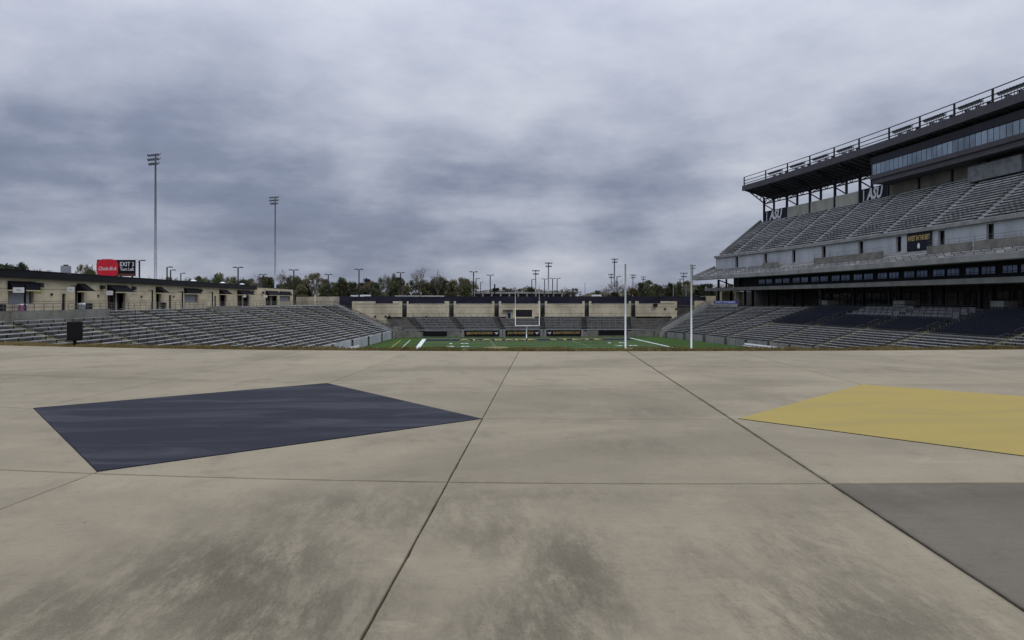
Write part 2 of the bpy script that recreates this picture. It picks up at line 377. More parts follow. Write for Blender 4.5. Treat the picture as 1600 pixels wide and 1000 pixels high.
for i, s in enumerate(('1 0','2 0','3 0','4 0','5 0','4 0','3 0','2 0','1 0')):
    y = YF-9.144-9.144*(i+1)
    text('yard_number', s, 2.9, M['fieldwhite'], (XL+8.0, y, .024), (0,0,0), field, extr=.002, bold=.05, sx=1.25)
    text('yard_number', s, 2.9, M['fieldwhite'], (XR-7.3, y, .024), (0,0,0), field, extr=.002, bold=.05, sx=1.25)
for x, ch in zip([XL+9.6+i*2.55 for i in range(13)], 'ALABAMA STATE'):
    if ch != ' ': text('end_zone_letter', ch, 6.2, M['fieldgold'], (x, YF-4.6, .022), (0,0,0), field, extr=.002, bold=.12, sx=.55)
e_ = MB(); pc = at(775, 0, 139)
e_.poly([(pc.x+2.4*math.cos(t*math.pi/8), pc.y+3.0*math.sin(t*math.pi/8), .024) for t in range(16)])
e_.build('sponsor_emblem', M['fieldtan'], field)

# ------------------------------------------------------------------ plaza
def qarc(cx): 
    dx = cx-1.5; return (.013 if dx < 0 else .004)*dx*dx
def dedge(cx):
    dx = cx-1.5; return 22.3+(.0078 if dx < 0 else .004)*dx*dx
ROWS = [-14.1,-10.7,-7.3,-3.9,-.5,2.9,6.3,9.7,13.5,17.2,None]
def colx(i, d): return {-1:-7.53,0:-4.17,1:-.875,2:2.45,3:5.87}.get(i, -4.17+3.36*i)+.049*d
plaza = thing('plaza', None, None, (0,0,0)); structure(plaza)
bs = MB(); n = 40
lo = [cg(-34+68*i/n, -16, PLZ-.05) for i in range(n+1)]; hi = [cg(-34+68*i/n, dedge(-34+68*i/n), PLZ-.05) for i in range(n+1)]
for i in range(n): bs.poly([lo[i], lo[i+1], hi[i+1], hi[i]])
bs.build('joint_bed', M['black'], plaza)
def slab(i, j):
    g0 = .0045 if i in (1,) else (.008 if i == 2 else .0065); g1 = .0045 if i+1 == 1 else (.008 if i+1 == 2 else .0065)
    rj = random.Random(i*31+j); gt = .015; pts = []; K = 24
    def dline(j, cx): return dedge(cx)+.0 if ROWS[j] is None else ROWS[j]+qarc(cx)
    def pt(u, j, s):
        d = ROWS[j] if ROWS[j] is not None else 23.0
        for _ in range(3):
            cx = colx(i,d)*(1-u)+colx(i+1,d)*u; d = dline(j, cx)
        return Vector((cx + (g0 if u == 0 else (-g1 if u == 1 else 0)), d + s*(gt if ROWS[j] is not None else 0)))
    lo = [pt(k/K, j, 1) for k in range(K+1)]; hi = [pt(k/K, j+1, -1) for k in range(K+1)]
    if -3 <= i <= 4 and j >= 4:
        SD = 26; l0, l1, h0, h1 = lo[0], lo[-1], hi[0], hi[-1]
        rt = [l1.lerp(h1, q/SD)+Vector((-abs(rj.gauss(0,.0022)),0)) for q in range(1,SD)]; lf_ = [h0.lerp(l0, q/SD)+Vector((abs(rj.gauss(0,.0022)),0)) for q in range(1,SD)]
        lo = [p+Vector((0,abs(rj.gauss(0,.0025)))) for p in lo]; hi = [p-Vector((0,abs(rj.gauss(0,.0025)))) for p in hi]
        loop = lo+rt+hi[::-1]+lf_
    else: loop = lo+hi[::-1]
    c = sum(loop, Vector((0,0)))/len(loop)
    top = [cg(p.x+(c.x-p.x)*.0018, p.y+(c.y-p.y)*.0018, PLZ) for p in loop]; mid = [cg(p.x, p.y, PLZ-.006) for p in loop]; bot = [cg(p.x, p.y, PLZ-.045) for p in loop]
    m = MB(); L = len(loop)
    m.v = [tuple(p) for p in top+mid+bot]; m.f = [tuple(range(L))]; m.m = [0]
    for k in range(L):
        k2 = (k+1) % L
        m.f += [(L+k, L+k2, k2, k), (2*L+k, 2*L+k2, L+k2, L+k)]; m.m += [0,0]
    dark = (i == 2 and j == 5) or (i==3 and j==5) or (i == 2 and j == 4)
    m.build('concrete_slab', M['plazadark'] if dark else M['plaza'], plaza)
for i in range(-9, 10):
    for j in range(len(ROWS)-1): slab(i, j)
def kite(name, pts, mt):
    P = [Vector(p) for p in pts]; c = sum(P, Vector((0,0)))/len(P)
    m = MB(); o = [cg(*(p+(p-c).normalized()*.014), PLZ+.004) for p in P]; m.hexa([p-Vector((0,0,.01)) for p in o], o); m.build('paint_edge', M['black'], plaza)
    m = MB(); q = [cg(*p, PLZ+.008) for p in P]; m.hexa([p-Vector((0,0,.003)) for p in q], q); m.build(name, mt, plaza)
def gp(px, py): d = 1.6*FPX/(py-HOR); return ((px-800)/FPX*d, d)
kite('painted_slab', [gp(153,737), gp(752,654.5), gp(511,599), gp(53,638)], M['navypaint'])
b1 = gp(1347,601); c1 = gp(1155,654.5)
kite('painted_slab', [c1, (5.97,6.6), (9.75,10.7), b1], M['goldpaint'])
# grass berm beyond the plaza edge
bm_ = MB(); n = 60
xs = [-34+68*i/n for i in range(n+1)]
prof = [(0,-.06),(.9,-.02),(2.2,-.35),(16,-7.66)]
rows = [[cg(x, dedge(x)+a, PLZ+z) for x in xs] for a, z in prof]
for r in range(3):
    for i in range(n): bm_.poly([rows[r][i], rows[r][i+1], rows[r+1][i+1], rows[r+1][i]])
structure(bm_.build('grass_bank', M['drygrass']))
gb = MB()
for _ in range(42000):
    x = random.uniform(-26, 24); t = random.random()**1.3*1.3+.02; d = dedge(x)+t
    h = random.uniform(.03,.085)*(1+.4*math.sin(x*1.7)+.3*math.sin(x*5.1)); w = random.uniform(.006,.014)
    b = cg(x, d, PLZ-.04); a = random.uniform(0, 3.14); dx, dy = math.cos(a)*w, math.sin(a)*w
    gb.poly([b+Vector((-dx,-dy,0)), b+Vector((dx,dy,0)), b+Vector((random.uniform(-.04,.04), random.uniform(-.04,.04), .04+h))])
stuff(tag(gb.build('dry_grass', M['drygrass']), 'dry brown grass fringe growing along the far rim of the plaza', 'grass'))

# ------------------------------------------------------------------ stands
def interp(poly, Y, ax=1):
    """poly: list of ((fx,fy),(tx,ty)) ordered by decreasing parameter; param = fy"""
    for a, b in zip(poly, poly[1:]):
        if a[0][1] >= Y >= b[0][1]:
            t = (a[0][1]-Y)/(a[0][1]-b[0][1])
            return (Vector(a[0]).lerp(Vector(b[0]), t), Vector(a[1]).lerp(Vector(b[1]), t))
    return (Vector(poly[-1][0]), Vector(poly[-1][1])) if Y < poly[-1][0][1] else (Vector(poly[0][0]), Vector(poly[0][1]))
def stand(poly, aisles, N_, z0, z1, parent, side, rowmat, skip, bench_name='bench', aw=.75, wallmat='wallconc', yellowf=lambda i: True, zf=None):
    """side=+1: rows rise towards +X, -1: towards -X"""
    dz = (z1-z0)/N_
    def P(Y, j, z=0.0, off=0.0):
        f, t = interp(poly, Y); q = f.lerp(t, j/N_); dirv = (t-f).normalized(); q = q+dirv*off
        return Vector((q.x, q.y, z))
    # terrace steps
    Ys = sorted(set([p[0][1] for p in poly]+list(aisles)), reverse=True)
    m = MB()
    for a, b in zip(Ys, Ys[1:]):
        for j in range(N_):
            za = z0+dz*j; zb = z0+dz*(j+1)
            q = [P(a,j,za), P(b,j,za), P(b,j+1,za), P(a,j+1,za)]
            m.poly(q if side < 0 else q[::-1], 0)
            q = [P(a,j+1,za), P(b,j+1,za), P(b,j+1,zb), P(a,j+1,zb)]
            m.poly(q if side < 0 else q[::-1], 1)
    for Y in (Ys[0], Ys[-1]):
        for j in range(N_):
            m.poly([P(Y,j,-.02), P(Y,j+1,-.02), P(Y,j+1,z0+dz*j), P(Y,j,z0+dz*j)], 0)
    for a, b in zip(Ys, Ys[1:]): m.poly([P(a,0,0), P(b,0,0), P(b,0,z0), P(a,0,z0)], 0)
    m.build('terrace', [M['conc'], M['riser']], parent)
    # benches
    for si, (a, b) in enumerate(zip(aisles, aisles[1:])):
        for j in range(N_):
            mt = rowmat(si, j)
            if mt is None: continue
            ya, yb = a-aw, b+aw
            mid = (ya+yb)/2; zb = z0+dz*j+.43
            m = MB()
            for (y1, y2) in ((ya, mid), (mid, yb)):
                p, q = P(y1, j, zb, .45), P(y2, j, zb, .45)
                if mt == 'navyseat':
                    m.beam(p, q, .40, .07); 
                    L = (q-p).length; k = max(2, int(L/.58)); up = (P(y1,j,zb,.9)-p).normalized()*.22
                    for s in range(k):
                        u0 = p.lerp(q, (s+.08)/k)+up; u1 = p.lerp(q, (s+.92)/k)+up
                        m.poly([u0, u1, u1+Vector((0,0,.42)), u0+Vector((0,0,.42))])
                else:
                    m.beam(p, q, .30, .06)
                    L = (q-p).length; k = max(2, int(L/2.0)); 
                    for s in range(k+1):
                        c = p.lerp(q, s/k); m.beam(c-Vector((0,0,.43)), c-Vector((0,0,.03)), .05, .12, 1)
                    bk = (P(y1,j,zb,.9)-p).normalized()
            m.build(bench_name if mt != 'navyseat' else 'seat_row', [M[mt], M['steel']], parent)
    # aisle stairs with yellow nosings and a middle handrail
    for ai, Y in enumerate(aisles[1:-1] if len(aisles) > 2 else aisles):
        m = MB(); m2 = MB(); m3 = MB()
        for j in range(N_):
            if skip(ai, j): continue
            za = z0+dz*j
            a0, a1 = P(Y+aw*.8,j,za), P(Y-aw*.8,j,za)
            dirv = (P(Y,j+1,0)-P(Y,j,0)); 
            h = dirv*.5; st = [a0+h, a1+h, a1+dirv*1.0, a0+dirv*1.0]
            t = [p+Vector((0,0,dz/2)) for p in st]
            m.hexa(st if side > 0 else st[::-1], t if side > 0 else t[::-1])
            for base, hh in ((0,0),(1,dz/2)):
                c0 = a0+h*base+Vector((0,0,hh+.012)); c1 = a1+h*base+Vector((0,0,hh+.012)); w = dirv.normalized()*.27
                m2.poly([c0, c1, c1+w, c0+w]); m2.poly([c0, c1, c1-Vector((0,0,.06)), c0-Vector((0,0,.06))])
        if m.v: m.build('aisle_stairs', M['conc'], parent)
        if m2.v: m2.build('step_nosing', M['yellow'] if yellowf(ai) else M['wallconc'], parent)
        for j in range(1, N_-2, 3):
            if skip(ai, j): continue
            a = P(Y,j,z0+dz*j); b = P(Y,j+2,z0+dz*(j+2))
            m3.tube([a, a+Vector((0,0,.9)), b+Vector((0,0,.9)), b], .025, 4)
        if m3.v: m3.build('aisle_handrail', M['rail'], parent)
    return P, dz

# left stand
LP = [((-14.6,173),(-27,172)),((-17,150),(-34.5,152)),((-20.4,119),(-40,119)),((-22.5,95),(-42,95)),((-24,75),(-42.8,75)),((-25.5,56),(-44,56)),((-26,42),(-45,42))]
LA = [173,164,155,146,136.5,127,117.5,108,98.5,89,79.5,70,61,52,43]
ls = thing('bleacher_stand', 'long left bleacher stand of aluminium benches below the tan concession building', 'grandstand', (-24,100,0))
ls.location = (0,0,0)
Pl, dzl = stand(LP, LA, 20, 1.35, 7.75, ls, -1, lambda s, j: 'alum' if not (j >= 18 and s in (9,10)) else None, lambda a, j: False)
def fieldwall(parent, poly, Ys, h, mt, side, gates=(), name='wall_panel'):
    for k, (a, b) in enumerate(zip(Ys, Ys[1:])):
        fa, fb = interp(poly, a)[0], interp(poly, b)[0]
        t = (fb-fa).normalized(); nrm = Vector((t.y,-t.x))*side
        for s in range(2):
            p = fa.lerp(fb, .06+.44*s+.01); q = fa.lerp(fb, .06+.44*(s+1)-.01)
            m = MB(); i0 = Vector((*(p+nrm*.15),0)); i1 = Vector((*(q+nrm*.15),0)); o0 = Vector((*(p-nrm*.05),0)); o1 = Vector((*(q-nrm*.05),0))
            up = Vector((0,0,h)); L = [i0,i1,o1,o0]; m.hexa(L, [x+up for x in L]); m.build(name, M[mt], parent)
        p, q = fa.lerp(fb, -.05), fa.lerp(fb, .05)
        m = MB()
        for kk in range(6):
            c = p.lerp(q, kk/5); m.tube([(c.x,c.y,.1),(c.x,c.y,h-.05)], .03, 4)
        m.beam((p.x,p.y,h-.05),(q.x,q.y,h-.05),.06); m.beam((p.x,p.y,.1),(q.x,q.y,.1),.06)
        m.build('gate', M['steel'], parent)
fieldwall(ls, LP, [172.5,161,148,135,122,109,96,83,70,57,44], 1.75, 'whitewall', 1)
# top wall + concrete entrance block in the upper rows
m = MB()
for a, b in zip(LA, LA[1:]):
    for x in (0,): 
        p, q = Pl(a,20,7.75), Pl(b,20,7.75)
        m.beam(p+Vector((0,0,-.05)), q+Vector((0,0,-.05)), .2, .2)
m.build('top_kerb', M['conc'], ls)
for Y0, Y1 in ((88.6,71),(127,120)):
    m = MB(); p, q = Pl(Y0,18,0), Pl(Y1,18,0); r, s = Pl(Y1,20,0), Pl(Y0,20,0)
    L = [p,q,r,s]; b = [Vector((v.x,v.y,6.9)) for v in L]; t = [Vector((v.x,v.y,8.05)) for v in L]
    m.beam(b[0]+Vector((0,0,.6)), b[1]+Vector((0,0,.6)), .2, 1.2); m.beam(b[1]+Vector((0,0,.6)), b[2]+Vector((0,0,.6)), .2, 1.2); m.beam(b[3]+Vector((0,0,.6)), b[0]+Vector((0,0,.6)), .2, 1.2)
    m.build('entrance_wall', M['conc'], ls)
# end stair wall at the far end of the left stand
m = MB(); a = Vector((-14.6,174.2,1.6)); b = Vector((-28,173.4,8.0))
m.beam(a, b, .3, .8); 
for k in range(15):
    c = a.lerp(b, k/14); m.beam((c.x,c.y,0),(c.x,c.y,c.z-.2), .9, .28)
m.build('end_wall', M['wallconc'], ls)
m = MB()
for off, zz in ((.0,.95),(.0,.65)):
    m.tube([a+Vector((0,off,zz)), b+Vector((0,off,zz))], .03, 4)
for k in range(12):
    c = a.lerp(b, k/11); m.tube([c+Vector((0,0,.3)), c+Vector((0,0,.95))], .025, 4)
m.build('end_handrail', M['steel'], ls)

# right lower stand
RP = [((50.5,172),(62,174)),((53.2,160),(70,156)),((55.4,145),(75,145)),((57.2,131),(76,131)),((58.7,115),(77.6,115)),((59.6,101),(78,101)),((60.3,85),(78.5,85)),((60.3,57),(78.5,57))]
RA = [172,163,154,145,129,115,101,85,71,57]
rs = thing('bleacher_stand', 'lower right stand with navy seats and grey benches under the tall press box tower', 'grandstand')
def rmat(s, j):
    if j == 8 and s not in (0,1,2,7,8): return None
    if s in (3,6) and j > 8: return 'navyseat'
    if s in (4,5): 
        if j < 8: return 'alum'
        return 'navyseat' if j <= 14 else None
    return 'alum' if j < 19 else None
M['alumdim'] = M['alum']
Pr, dzr = stand(RP, RA, 20, 1.35, 7.65, rs, 1, rmat, lambda a, j: False, yellowf=lambda i: i in (2,3,4,5,6))
fieldwall(rs, RP, [171,163,154,145,137,129,122,115,108,101,93,85,71,59], 1.4, 'wallconc', -1)
# walkway edge kerb between the two seating banks
m = MB()
for a, b in zip(RA, RA[1:]):
    if a > 150 or b < 80: continue
    p, q = Pr(a,9,1.35+dzr*8+.42), Pr(b,9,1.35+dzr*8+.42); m.beam(p, q, .12, .14)
m.build('walkway_kerb', M['wallconc'], rs)
# terraces of loge boxes with low walls and black rails
for t_ in range(4):
    j = 15+t_*1.35
    for si, (a, b) in enumerate(((128,115.8),(114.2,102))):
        n_ = 8
        for k in range(n_):
            ya, yb = a+(b-a)*(k+.06)/n_, a+(b-a)*(k+.94)/n_
            z = 1.35+dzr*j; m = MB(); p, q = Pr(ya,j,z+.3), Pr(yb,j,z+.3); m.beam(p, q, .1, .75)
            m.build('box_wall', M['boxwall'], rs)
        m = MB(); p, q = Pr(a,j+.1,1.35+dzr*j+1.0), Pr(b,j+.1,1.35+dzr*j+1.0); m.beam(p, q, .08, .10)
        for k in range(9):
            c = p.lerp(q, k/8); m.beam(c, c-Vector((0,0,.5)), .05)
        m.build('box_rail', M['steel'], rs)
        for k in range(7):
            if random.random() > .3: continue
            m = MB(); y = a+(b-a)*(k+random.random()*.7)/7; c = Pr(y, j+.5, 1.35+dzr*j+.3); m.beam(c, c+Vector((0,.8,0)), .3, .7)
            m.build('yellow_step_block', M['yellow'], rs)
# end wall and rails of the right stand
m = MB(); a = Vector((50.2,173.2,1.6)); b = Vector((62,175.2,7.9)); m.beam(a, b, .3, .8)
for k in range(15):
    c = a.lerp(b, k/14); m.beam((c.x,c.y,0),(c.x,c.y,c.z-.2), .9, .28)
m.build('end_wall', M['wallconc'], rs)
m = MB()
for zz in (.95,.65): m.tube([a+Vector((0,0,zz)), b+Vector((0,0,zz))], .03, 4)
for k in range(12):
    c = a.lerp(b, k/11); m.tube([c+Vector((0,0,.3)), c+Vector((0,0,.95))], .025, 4)
m.build('end_handrail', M['steel'], rs)
# white sideline benches
def player_bench(p, q, label):
    t = thing('sideline_bench', label, 'bench', tuple((p+q)/2)); c = (p+q)/2
    m = MB(); m.beam(p-c+Vector((0,0,.45)), q-c+Vector((0,0,.45)), .35, .06); m.build('seat', M['white'], t)
    m = MB(); m.beam(p-c+Vector((.3,0,.8)), q-c+Vector((.3,0,.8)), .05, .3); m.build('backrest', M['white'], t)
    for k in range(5):
        m = MB(); cc = (p-c).lerp(q-c, k/4); m.beam(cc, cc+Vector((0,0,.43)), .08, .3); m.build('leg', M['galv'], t)
player_bench(Vector((54.6,134,.01)), Vector((56.6,118,.01)), 'long white bench along the foot of the right stand wall')
player_bench(Vector((-19.3,122,.01)), Vector((-17.6,134,.01)), 'long white bench along the foot of the left stand wall')

# ------------------------------------------------------------------ far end stand
fs = thing('end_stand', 'far end stand with tan wall and bleachers behind the goal', 'grandstand')
ab = [-9.2,-7.8,1.9,11.8,21.7,31.9,43.0]; atp = [-11.3,-.7,10.4,22.0,33.1,44.6]; abm = [-7.8,1.9,11.8,21.7,31.9,43.0]
YF0, YB = 176.8, 184.0; NR = 8; Z0f, Z1f = 1.7, 4.8; dzf = (Z1f-Z0f)/NR
def PF(xb, xt, t): return Vector((xb+(xt-xb)*t, YF0+(YB-YF0)*t, 0))
sec = [(( -13.2,-7.8),(-17,-11.3))]+[((abm[i],abm[i+1]),(atp[i],atp[i+1])) for i in range(5)]+[((43,49.5),(44.6,56))]
for si, ((b0,b1),(t0,t1)) in enumerate(sec):
    m = MB()
    for j in range(NR):
        za = Z0f+dzf*j; u, w = j/NR, (j+1)/NR
        m.poly([PF(b0,t0,u)+Vector((0,0,za)), PF(b1,t1,u)+Vector((0,0,za)), PF(b1,t1,w)+Vector((0,0,za)), PF(b0,t0,w)+Vector((0,0,za))], 0)
        m.poly([PF(b0,t0,w)+Vector((0,0,za)), PF(b1,t1,w)+Vector((0,0,za)), PF(b1,t1,w)+Vector((0,0,za+dzf)), PF(b0,t0,w)+Vector((0,0,za+dzf))], 1)
    m.poly([PF(b0,t0,0), PF(b1,t1,0), PF(b1,t1,0)+Vector((0,0,Z0f)), PF(b0,t0,0)+Vector((0,0,Z0f))], 0)
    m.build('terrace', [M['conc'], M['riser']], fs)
    for j in range(NR):
        if si == 3 and j > 6: continue
        if si in (0,6) : continue
        u = (j+.5)/NR; p = PF(b0,t0,u)+Vector((.8,0,Z0f+dzf*j+.42)); q = PF(b1,t1,u)+Vector((-.8,0,Z0f+dzf*j+.42))
        m = MB(); m.beam(p, q, .28, .05)
        for k in range(6):
            c = p.lerp(q, k/5); m.beam(c-Vector((0,0,.42)), c-Vector((0,0,.03)), .06, .12, 1)
        m.build('bench', [M['alum'], M['steel']], fs)
    if si not in (0,6):
        for q in range(6):
            f = (q+.6)/6.2; a = PF(b0+(b1-b0)*f, 0, 0); a = PF(b0+.8+(b1-b0-1.6)*f, t0+.8+(t1-t0-1.6)*f, 0)+Vector((0,0,Z0f+.5)); b = PF(b0+.8+(b1-b0-1.6)*f, t0+.8+(t1-t0-1.6)*f, (.85 if si == 3 else 1))+Vector((0,0,Z0f+(Z1f-Z0f)*(.85 if si == 3 else 1)+.5))
            m = MB(); m.beam(a, b, .05, .05); m.build('seat_divider', M['rail'], fs)
    for k in (0, 1):
        m = MB()
        for q0 in range(3 if si not in (0,6) else 1):
            f = (q0+.5)/3; x0, x1 = b0+(b1-b0)*f, t0+(t1-t0)*f
            pass
        a = PF((b0,b1)[k],(t0,t1)[k],0)+Vector(((.7,-.7)[k],0,Z0f+.95)); b = PF((b0,b1)[k],(t0,t1)[k],1)+Vector(((.7,-.7)[k],0,Z1f+.95))
        m.tube([a,b], .03, 4); m.tube([a-Vector((0,0,.45)), b-Vector((0,0,.45))], .025, 4)
        for s in range(9): 
            c = a.lerp(b, s/8); m.tube([c, c-Vector((0,0,.95))], .025, 4)
        m.build('aisle_handrail', M['rail'], fs)
for xb, xt in zip(abm, atp):
    m = MB()
    for j in range(NR*2):
        t = j/(NR*2); p = PF(xb,xt,t); z = Z0f+dzf/2*j; p2 = PF(xb,xt,t+1/(NR*2))
        m.hexa([(p.x-.65,p.y,z-.3),(p.x+.65,p.y,z-.3),(p2.x+.65,p2.y,z-.3),(p2.x-.65,p2.y,z-.3)], [(p.x-.65,p.y,z+.02),(p.x+.65,p.y,z+.02),(p2.x+.65,p2.y,z+.02),(p2.x-.65,p2.y,z+.02)])
    m.build('aisle_stairs', M['riser'], fs)
# front edge cap, pale columns and wall
m = MB(); m.box(-12,47,YF0-.12,YF0+.1,Z0f-.02,Z0f+.18); m.build('front_cap', M['galv'], fs)
m = MB()
for x in (-12.2,-4,5,14.5,24.5,34.5,45): m.tube([(x,YF0,Z0f),(x,YF0,Z0f+.95)], .03, 4)
m.tube([(-12.2,YF0,Z0f+.95),(47,YF0,Z0f+.95)], .03, 4); m.build('front_handrail', M['rail'], fs)
for x in (at(723,0,176.6).x, at(783,0,176.6).x, at(788,0,176.6).x, at(847,0,176.6).x, at(853,0,176.6).x, at(912,0,176.6).x):
    m = MB(); m.box(x-.25,x+.25,YF0-.14,YF0-.02,0,Z0f-.02); m.build('wall_pier', M['wallconc'], fs)
def wallseg(x0, x1, z0, z1, mt='tan2', name='wall_panel', y0=YB, y1=YB+.4, joints=True):
    """tan wall: courses are separate bands with recessed joints"""
    m = MB(); ed = [z0]+[z for z in (3.9,5.6,7.23) if z0+.3 < z < z1-.3]+[z1]
    for i, (e0, e1) in enumerate(zip(ed, ed[1:])): m.box(x0, x1, y0, y1, e0+(.07 if i else 0), e1)
    m.box(x0+.02, x1-.02, y0+.08, y1-.05, z0, z1-.02, 1)
    m.build(name, [M[mt], M['joint']], fs)
px2X = lambda px: at(px, 0, YB*CA+5).x
slots = [634.5,705.5,774.5,845.5,914.5,987.5]
segs = [(556,631),(638,702),(709,771),(778,842),(849,911),(918,984),(991,1057)]
for i, (a, b) in enumerate(segs):
    xa, xb = px2X(a), px2X(b); mid = 8.05
    zlow = Z1f if i != 3 else 4.4
    if i in (0, 6): zlow = .0
    wallseg(xa, xb, zlow, mid)
    if i == 0: wallseg(xa, px2X(591), mid, 8.75); wallseg(px2X(617), xb, mid, 8.75)
    elif i == 6: wallseg(xa, px2X(996), mid, 8.75, name='wall_pier'); wallseg(px2X(1031), xb, mid, 8.75)
    else:
        w = 7 if i == 1 else 3.5
        wallseg(xa, px2X(a+(2.5 if i==1 else w)), mid, 8.75, name='wall_pier'); wallseg(px2X(b-w), xb, mid, 8.75, name='wall_pier')
    m = MB(); m.box(xa+.8, xb-.8, YB-.08, YB+.42, mid+.003, mid+.15); m.build('coping', M['wallconc'], fs)
for s in slots:
    x = px2X(s); m = MB(); m.box(x-.62, x+.62, YB+2.2, YB+2.5, 4.0, 8.0); m.box(x-.75,x-.6,YB+.4,YB+2.4,4.4,8.0); m.box(x+.6,x+.75,YB+.4,YB+2.4,4.4,8.0); m.build('passage_wall', M['riser'], fs)
    m = MB(); m.box(x-.6,x+.6,YB+.05,YB+.2,7.95,8.1); m.build('passage_beam', M['galv'], fs)
# announcer window and door
wx0, wx1 = px2X(803), px2X(829); dd = 184*CA+1
zt, zb_ = EYE-(484-HOR)/FPX*dd, EYE-(495-HOR)/FPX*dd
m = MB(); m.box(wx0-.7, wx1+.7, YB-.12, YB-.02, zb_-.65, zt+.4); m.build('window_surround', M['tan'], fs)
wn = MB(); wn.box(wx0, wx1, YB-.16, YB-.125, zb_, zt); wo = wn.build('window', M['black'], fs)
for k in range(5):
    x0 = wx0+(wx1-wx0)*(k+.06)/5; x1 = wx0+(wx1-wx0)*(k+.94)/5
    p = MB(); p.box(x0, x1, YB-.18, YB-.165, zb_+.08, zt-.08); p.build('pane', M['glass'], wo)
dx0, dx1 = px2X(791.5), px2X(796); m = MB(); m.box(dx0-.35, dx1+.35, YB-.14, YB-.02, 3.9, 6.1); m.build('door_frame', M['whitewall'], fs)
m = MB(); m.box(dx0, dx1, YB-.2, YB-.145, 4.15, 5.75); m.build('door', M['glass'], fs)
m = MB(); m.box(dx0-1.2, dx1+.6, YB-1.0, YB-.0, 6.4, 6.55); m.build('door_canopy', M['steel'], fs)
for px_, py_ in ((588,494),(604,494),(609.5,494),(666,495),(1063,483),(1045,483)):
    p = at(px_, py_, dd); m = MB(); m.box(p.x-.22,p.x+.22,YB-.2,YB-.003,p.z-.2,p.z+.2); m.build('wall_vent', M['black'], fs)
# corner ramps
for sgn, x0, x1 in ((-1,-13.2,-29),(1,49.5,64)):
    m = MB()
    for k in range(18):
        t = k/18; xa = x0+(x1-x0)*t; xb = x0+(x1-x0)*(t+1/18); z = 1.7+5.9*t
        lo_, hi_ = min(xa,xb), max(xa,xb); m.box(lo_, hi_, 178.2, 183.9, 0, z)
    m.build('corner_steps', M['conc'], fs)
    for yy in (176.6, 178.0):
        m = MB(); a = Vector((x0,yy,1.1)); b = Vector((x1,yy,7.6)); m.beam(a,b,.25,1.0)
        m.hexa([(min(x0,x1),yy-.12,0),(max(x0,x1),yy-.12,0),(max(x0,x1),yy+.12,0),(min(x0,x1),yy+.12,0)],
               [(min(x0,x1),yy-.12,(.9 if sgn>0 else 7.0)),(max(x0,x1),yy-.12,(7.0 if sgn>0 else .9)),(max(x0,x1),yy+.12,(7.0 if sgn>0 else .9)),(min(x0,x1),yy+.12,(.9 if sgn>0 else 7.0))])
        m.build('ramp_wall', M['darkwall'] if yy>177 else M['conc'], fs)
        m = MB()
        for zz in (1.05,.6): m.tube([a+Vector((0,0,zz)), b+Vector((0,0,zz))], .03, 4)
        for k in range(16):
            c = a.lerp(b, k/15); m.tube([c, c+Vector((0,0,1.05))], .022, 4)
        m.build('ramp_handrail', M['rail'], fs)
m = MB(); m.box(-17.2,-12.6,175.2,176.3,0,2.6); m.build('corner_block', M['conc'], fs)
# wall banners on the far stand
def wall_banner(px0, px1, y0, y1, s, label, sx=1.0, emblem=0, size=.8):
    d = 176.4*CA+1; a, b = at(px0,y0,d), at(px1,y1,d); c = Vector(((a.x+b.x)/2, YF0-.16, (a.z+b.z)/2)); w, h = (b.x-a.x)/2, (a.z-b.z)/2
    t = thing('wall_banner', label, 'banner', tuple(c)); m = MB(); m.box(-w,w,-.03,.03,-h,h); m.build('panel', M['black'], t)
    if s:
        o = text('lettering', s, size, M['gold'], (-emblem*w*.14,-.035,0), RY, t, extr=.006, bold=.012)
        wid = o.dimensions.x or (max(v.co.x for v in o.data.vertices)-min(v.co.x for v in o.data.vertices))
        wid = max(v.co.x for v in o.data.vertices)-min(v.co.x for v in o.data.vertices)
        o.scale = (2*w*.76/wid, 1, 1)
    if emblem:
        m = MB(); ex = emblem*w*.84
        for dx, dz, rx, rz in ((0,.02,.28,.13),(-.3,.12,.24,.07),(.3,.16,.17,.10),(.12,-.16,.10,.16),(-.12,-.22,.14,.05)):
            m.poly([(ex+dx+rx*math.cos(k*math.pi/5), -.045-abs(dz)*.02, dz+rz*math.sin(k*math.pi/5)) for k in range(10)])
        m.build('emblem', M['print'], t)
wall_banner(661.5,698.5,517.5,524.5,'', 'blank black panel at the left end of the far end wall')
wall_banner(726,780,516,525,'@BAMASTATESPORTS', 'black banner with gold @BAMASTATESPORTS lettering, left of the far goal', emblem=1)
wall_banner(790.5,844,516,525,'JOIN THE HORNET CLUB', 'black banner reading JOIN THE HORNET CLUB behind the far goal', emblem=1)
wall_banner(855,910,516,525,'BAMASTATESPORTS.COM', 'black banner with gold BAMASTATESPORTS.COM lettering, right of the far goal', emblem=-1)
wall_banner(938,984,516.5,524,'', 'blank black panel at the right end of the far end wall')
p = at(1029,477,184); t = thing('loudspeaker', 'black loudspeaker box on the tan wall at the right end of the far stand', 'speaker', (p.x,YB-.6,p.z))
m = MB(); m.box(-.5,.5,-.3,.3,-.4,.4); m.build('cabinet', M['black'], t); m = MB(); m.box(-.4,.4,-.33,-.303,-.3,.3); m.build('grille', M['steel'], t); m = MB(); m.box(-.06,.06,.3,.6,-.1,.1); m.build('bracket', M['steel'], t)
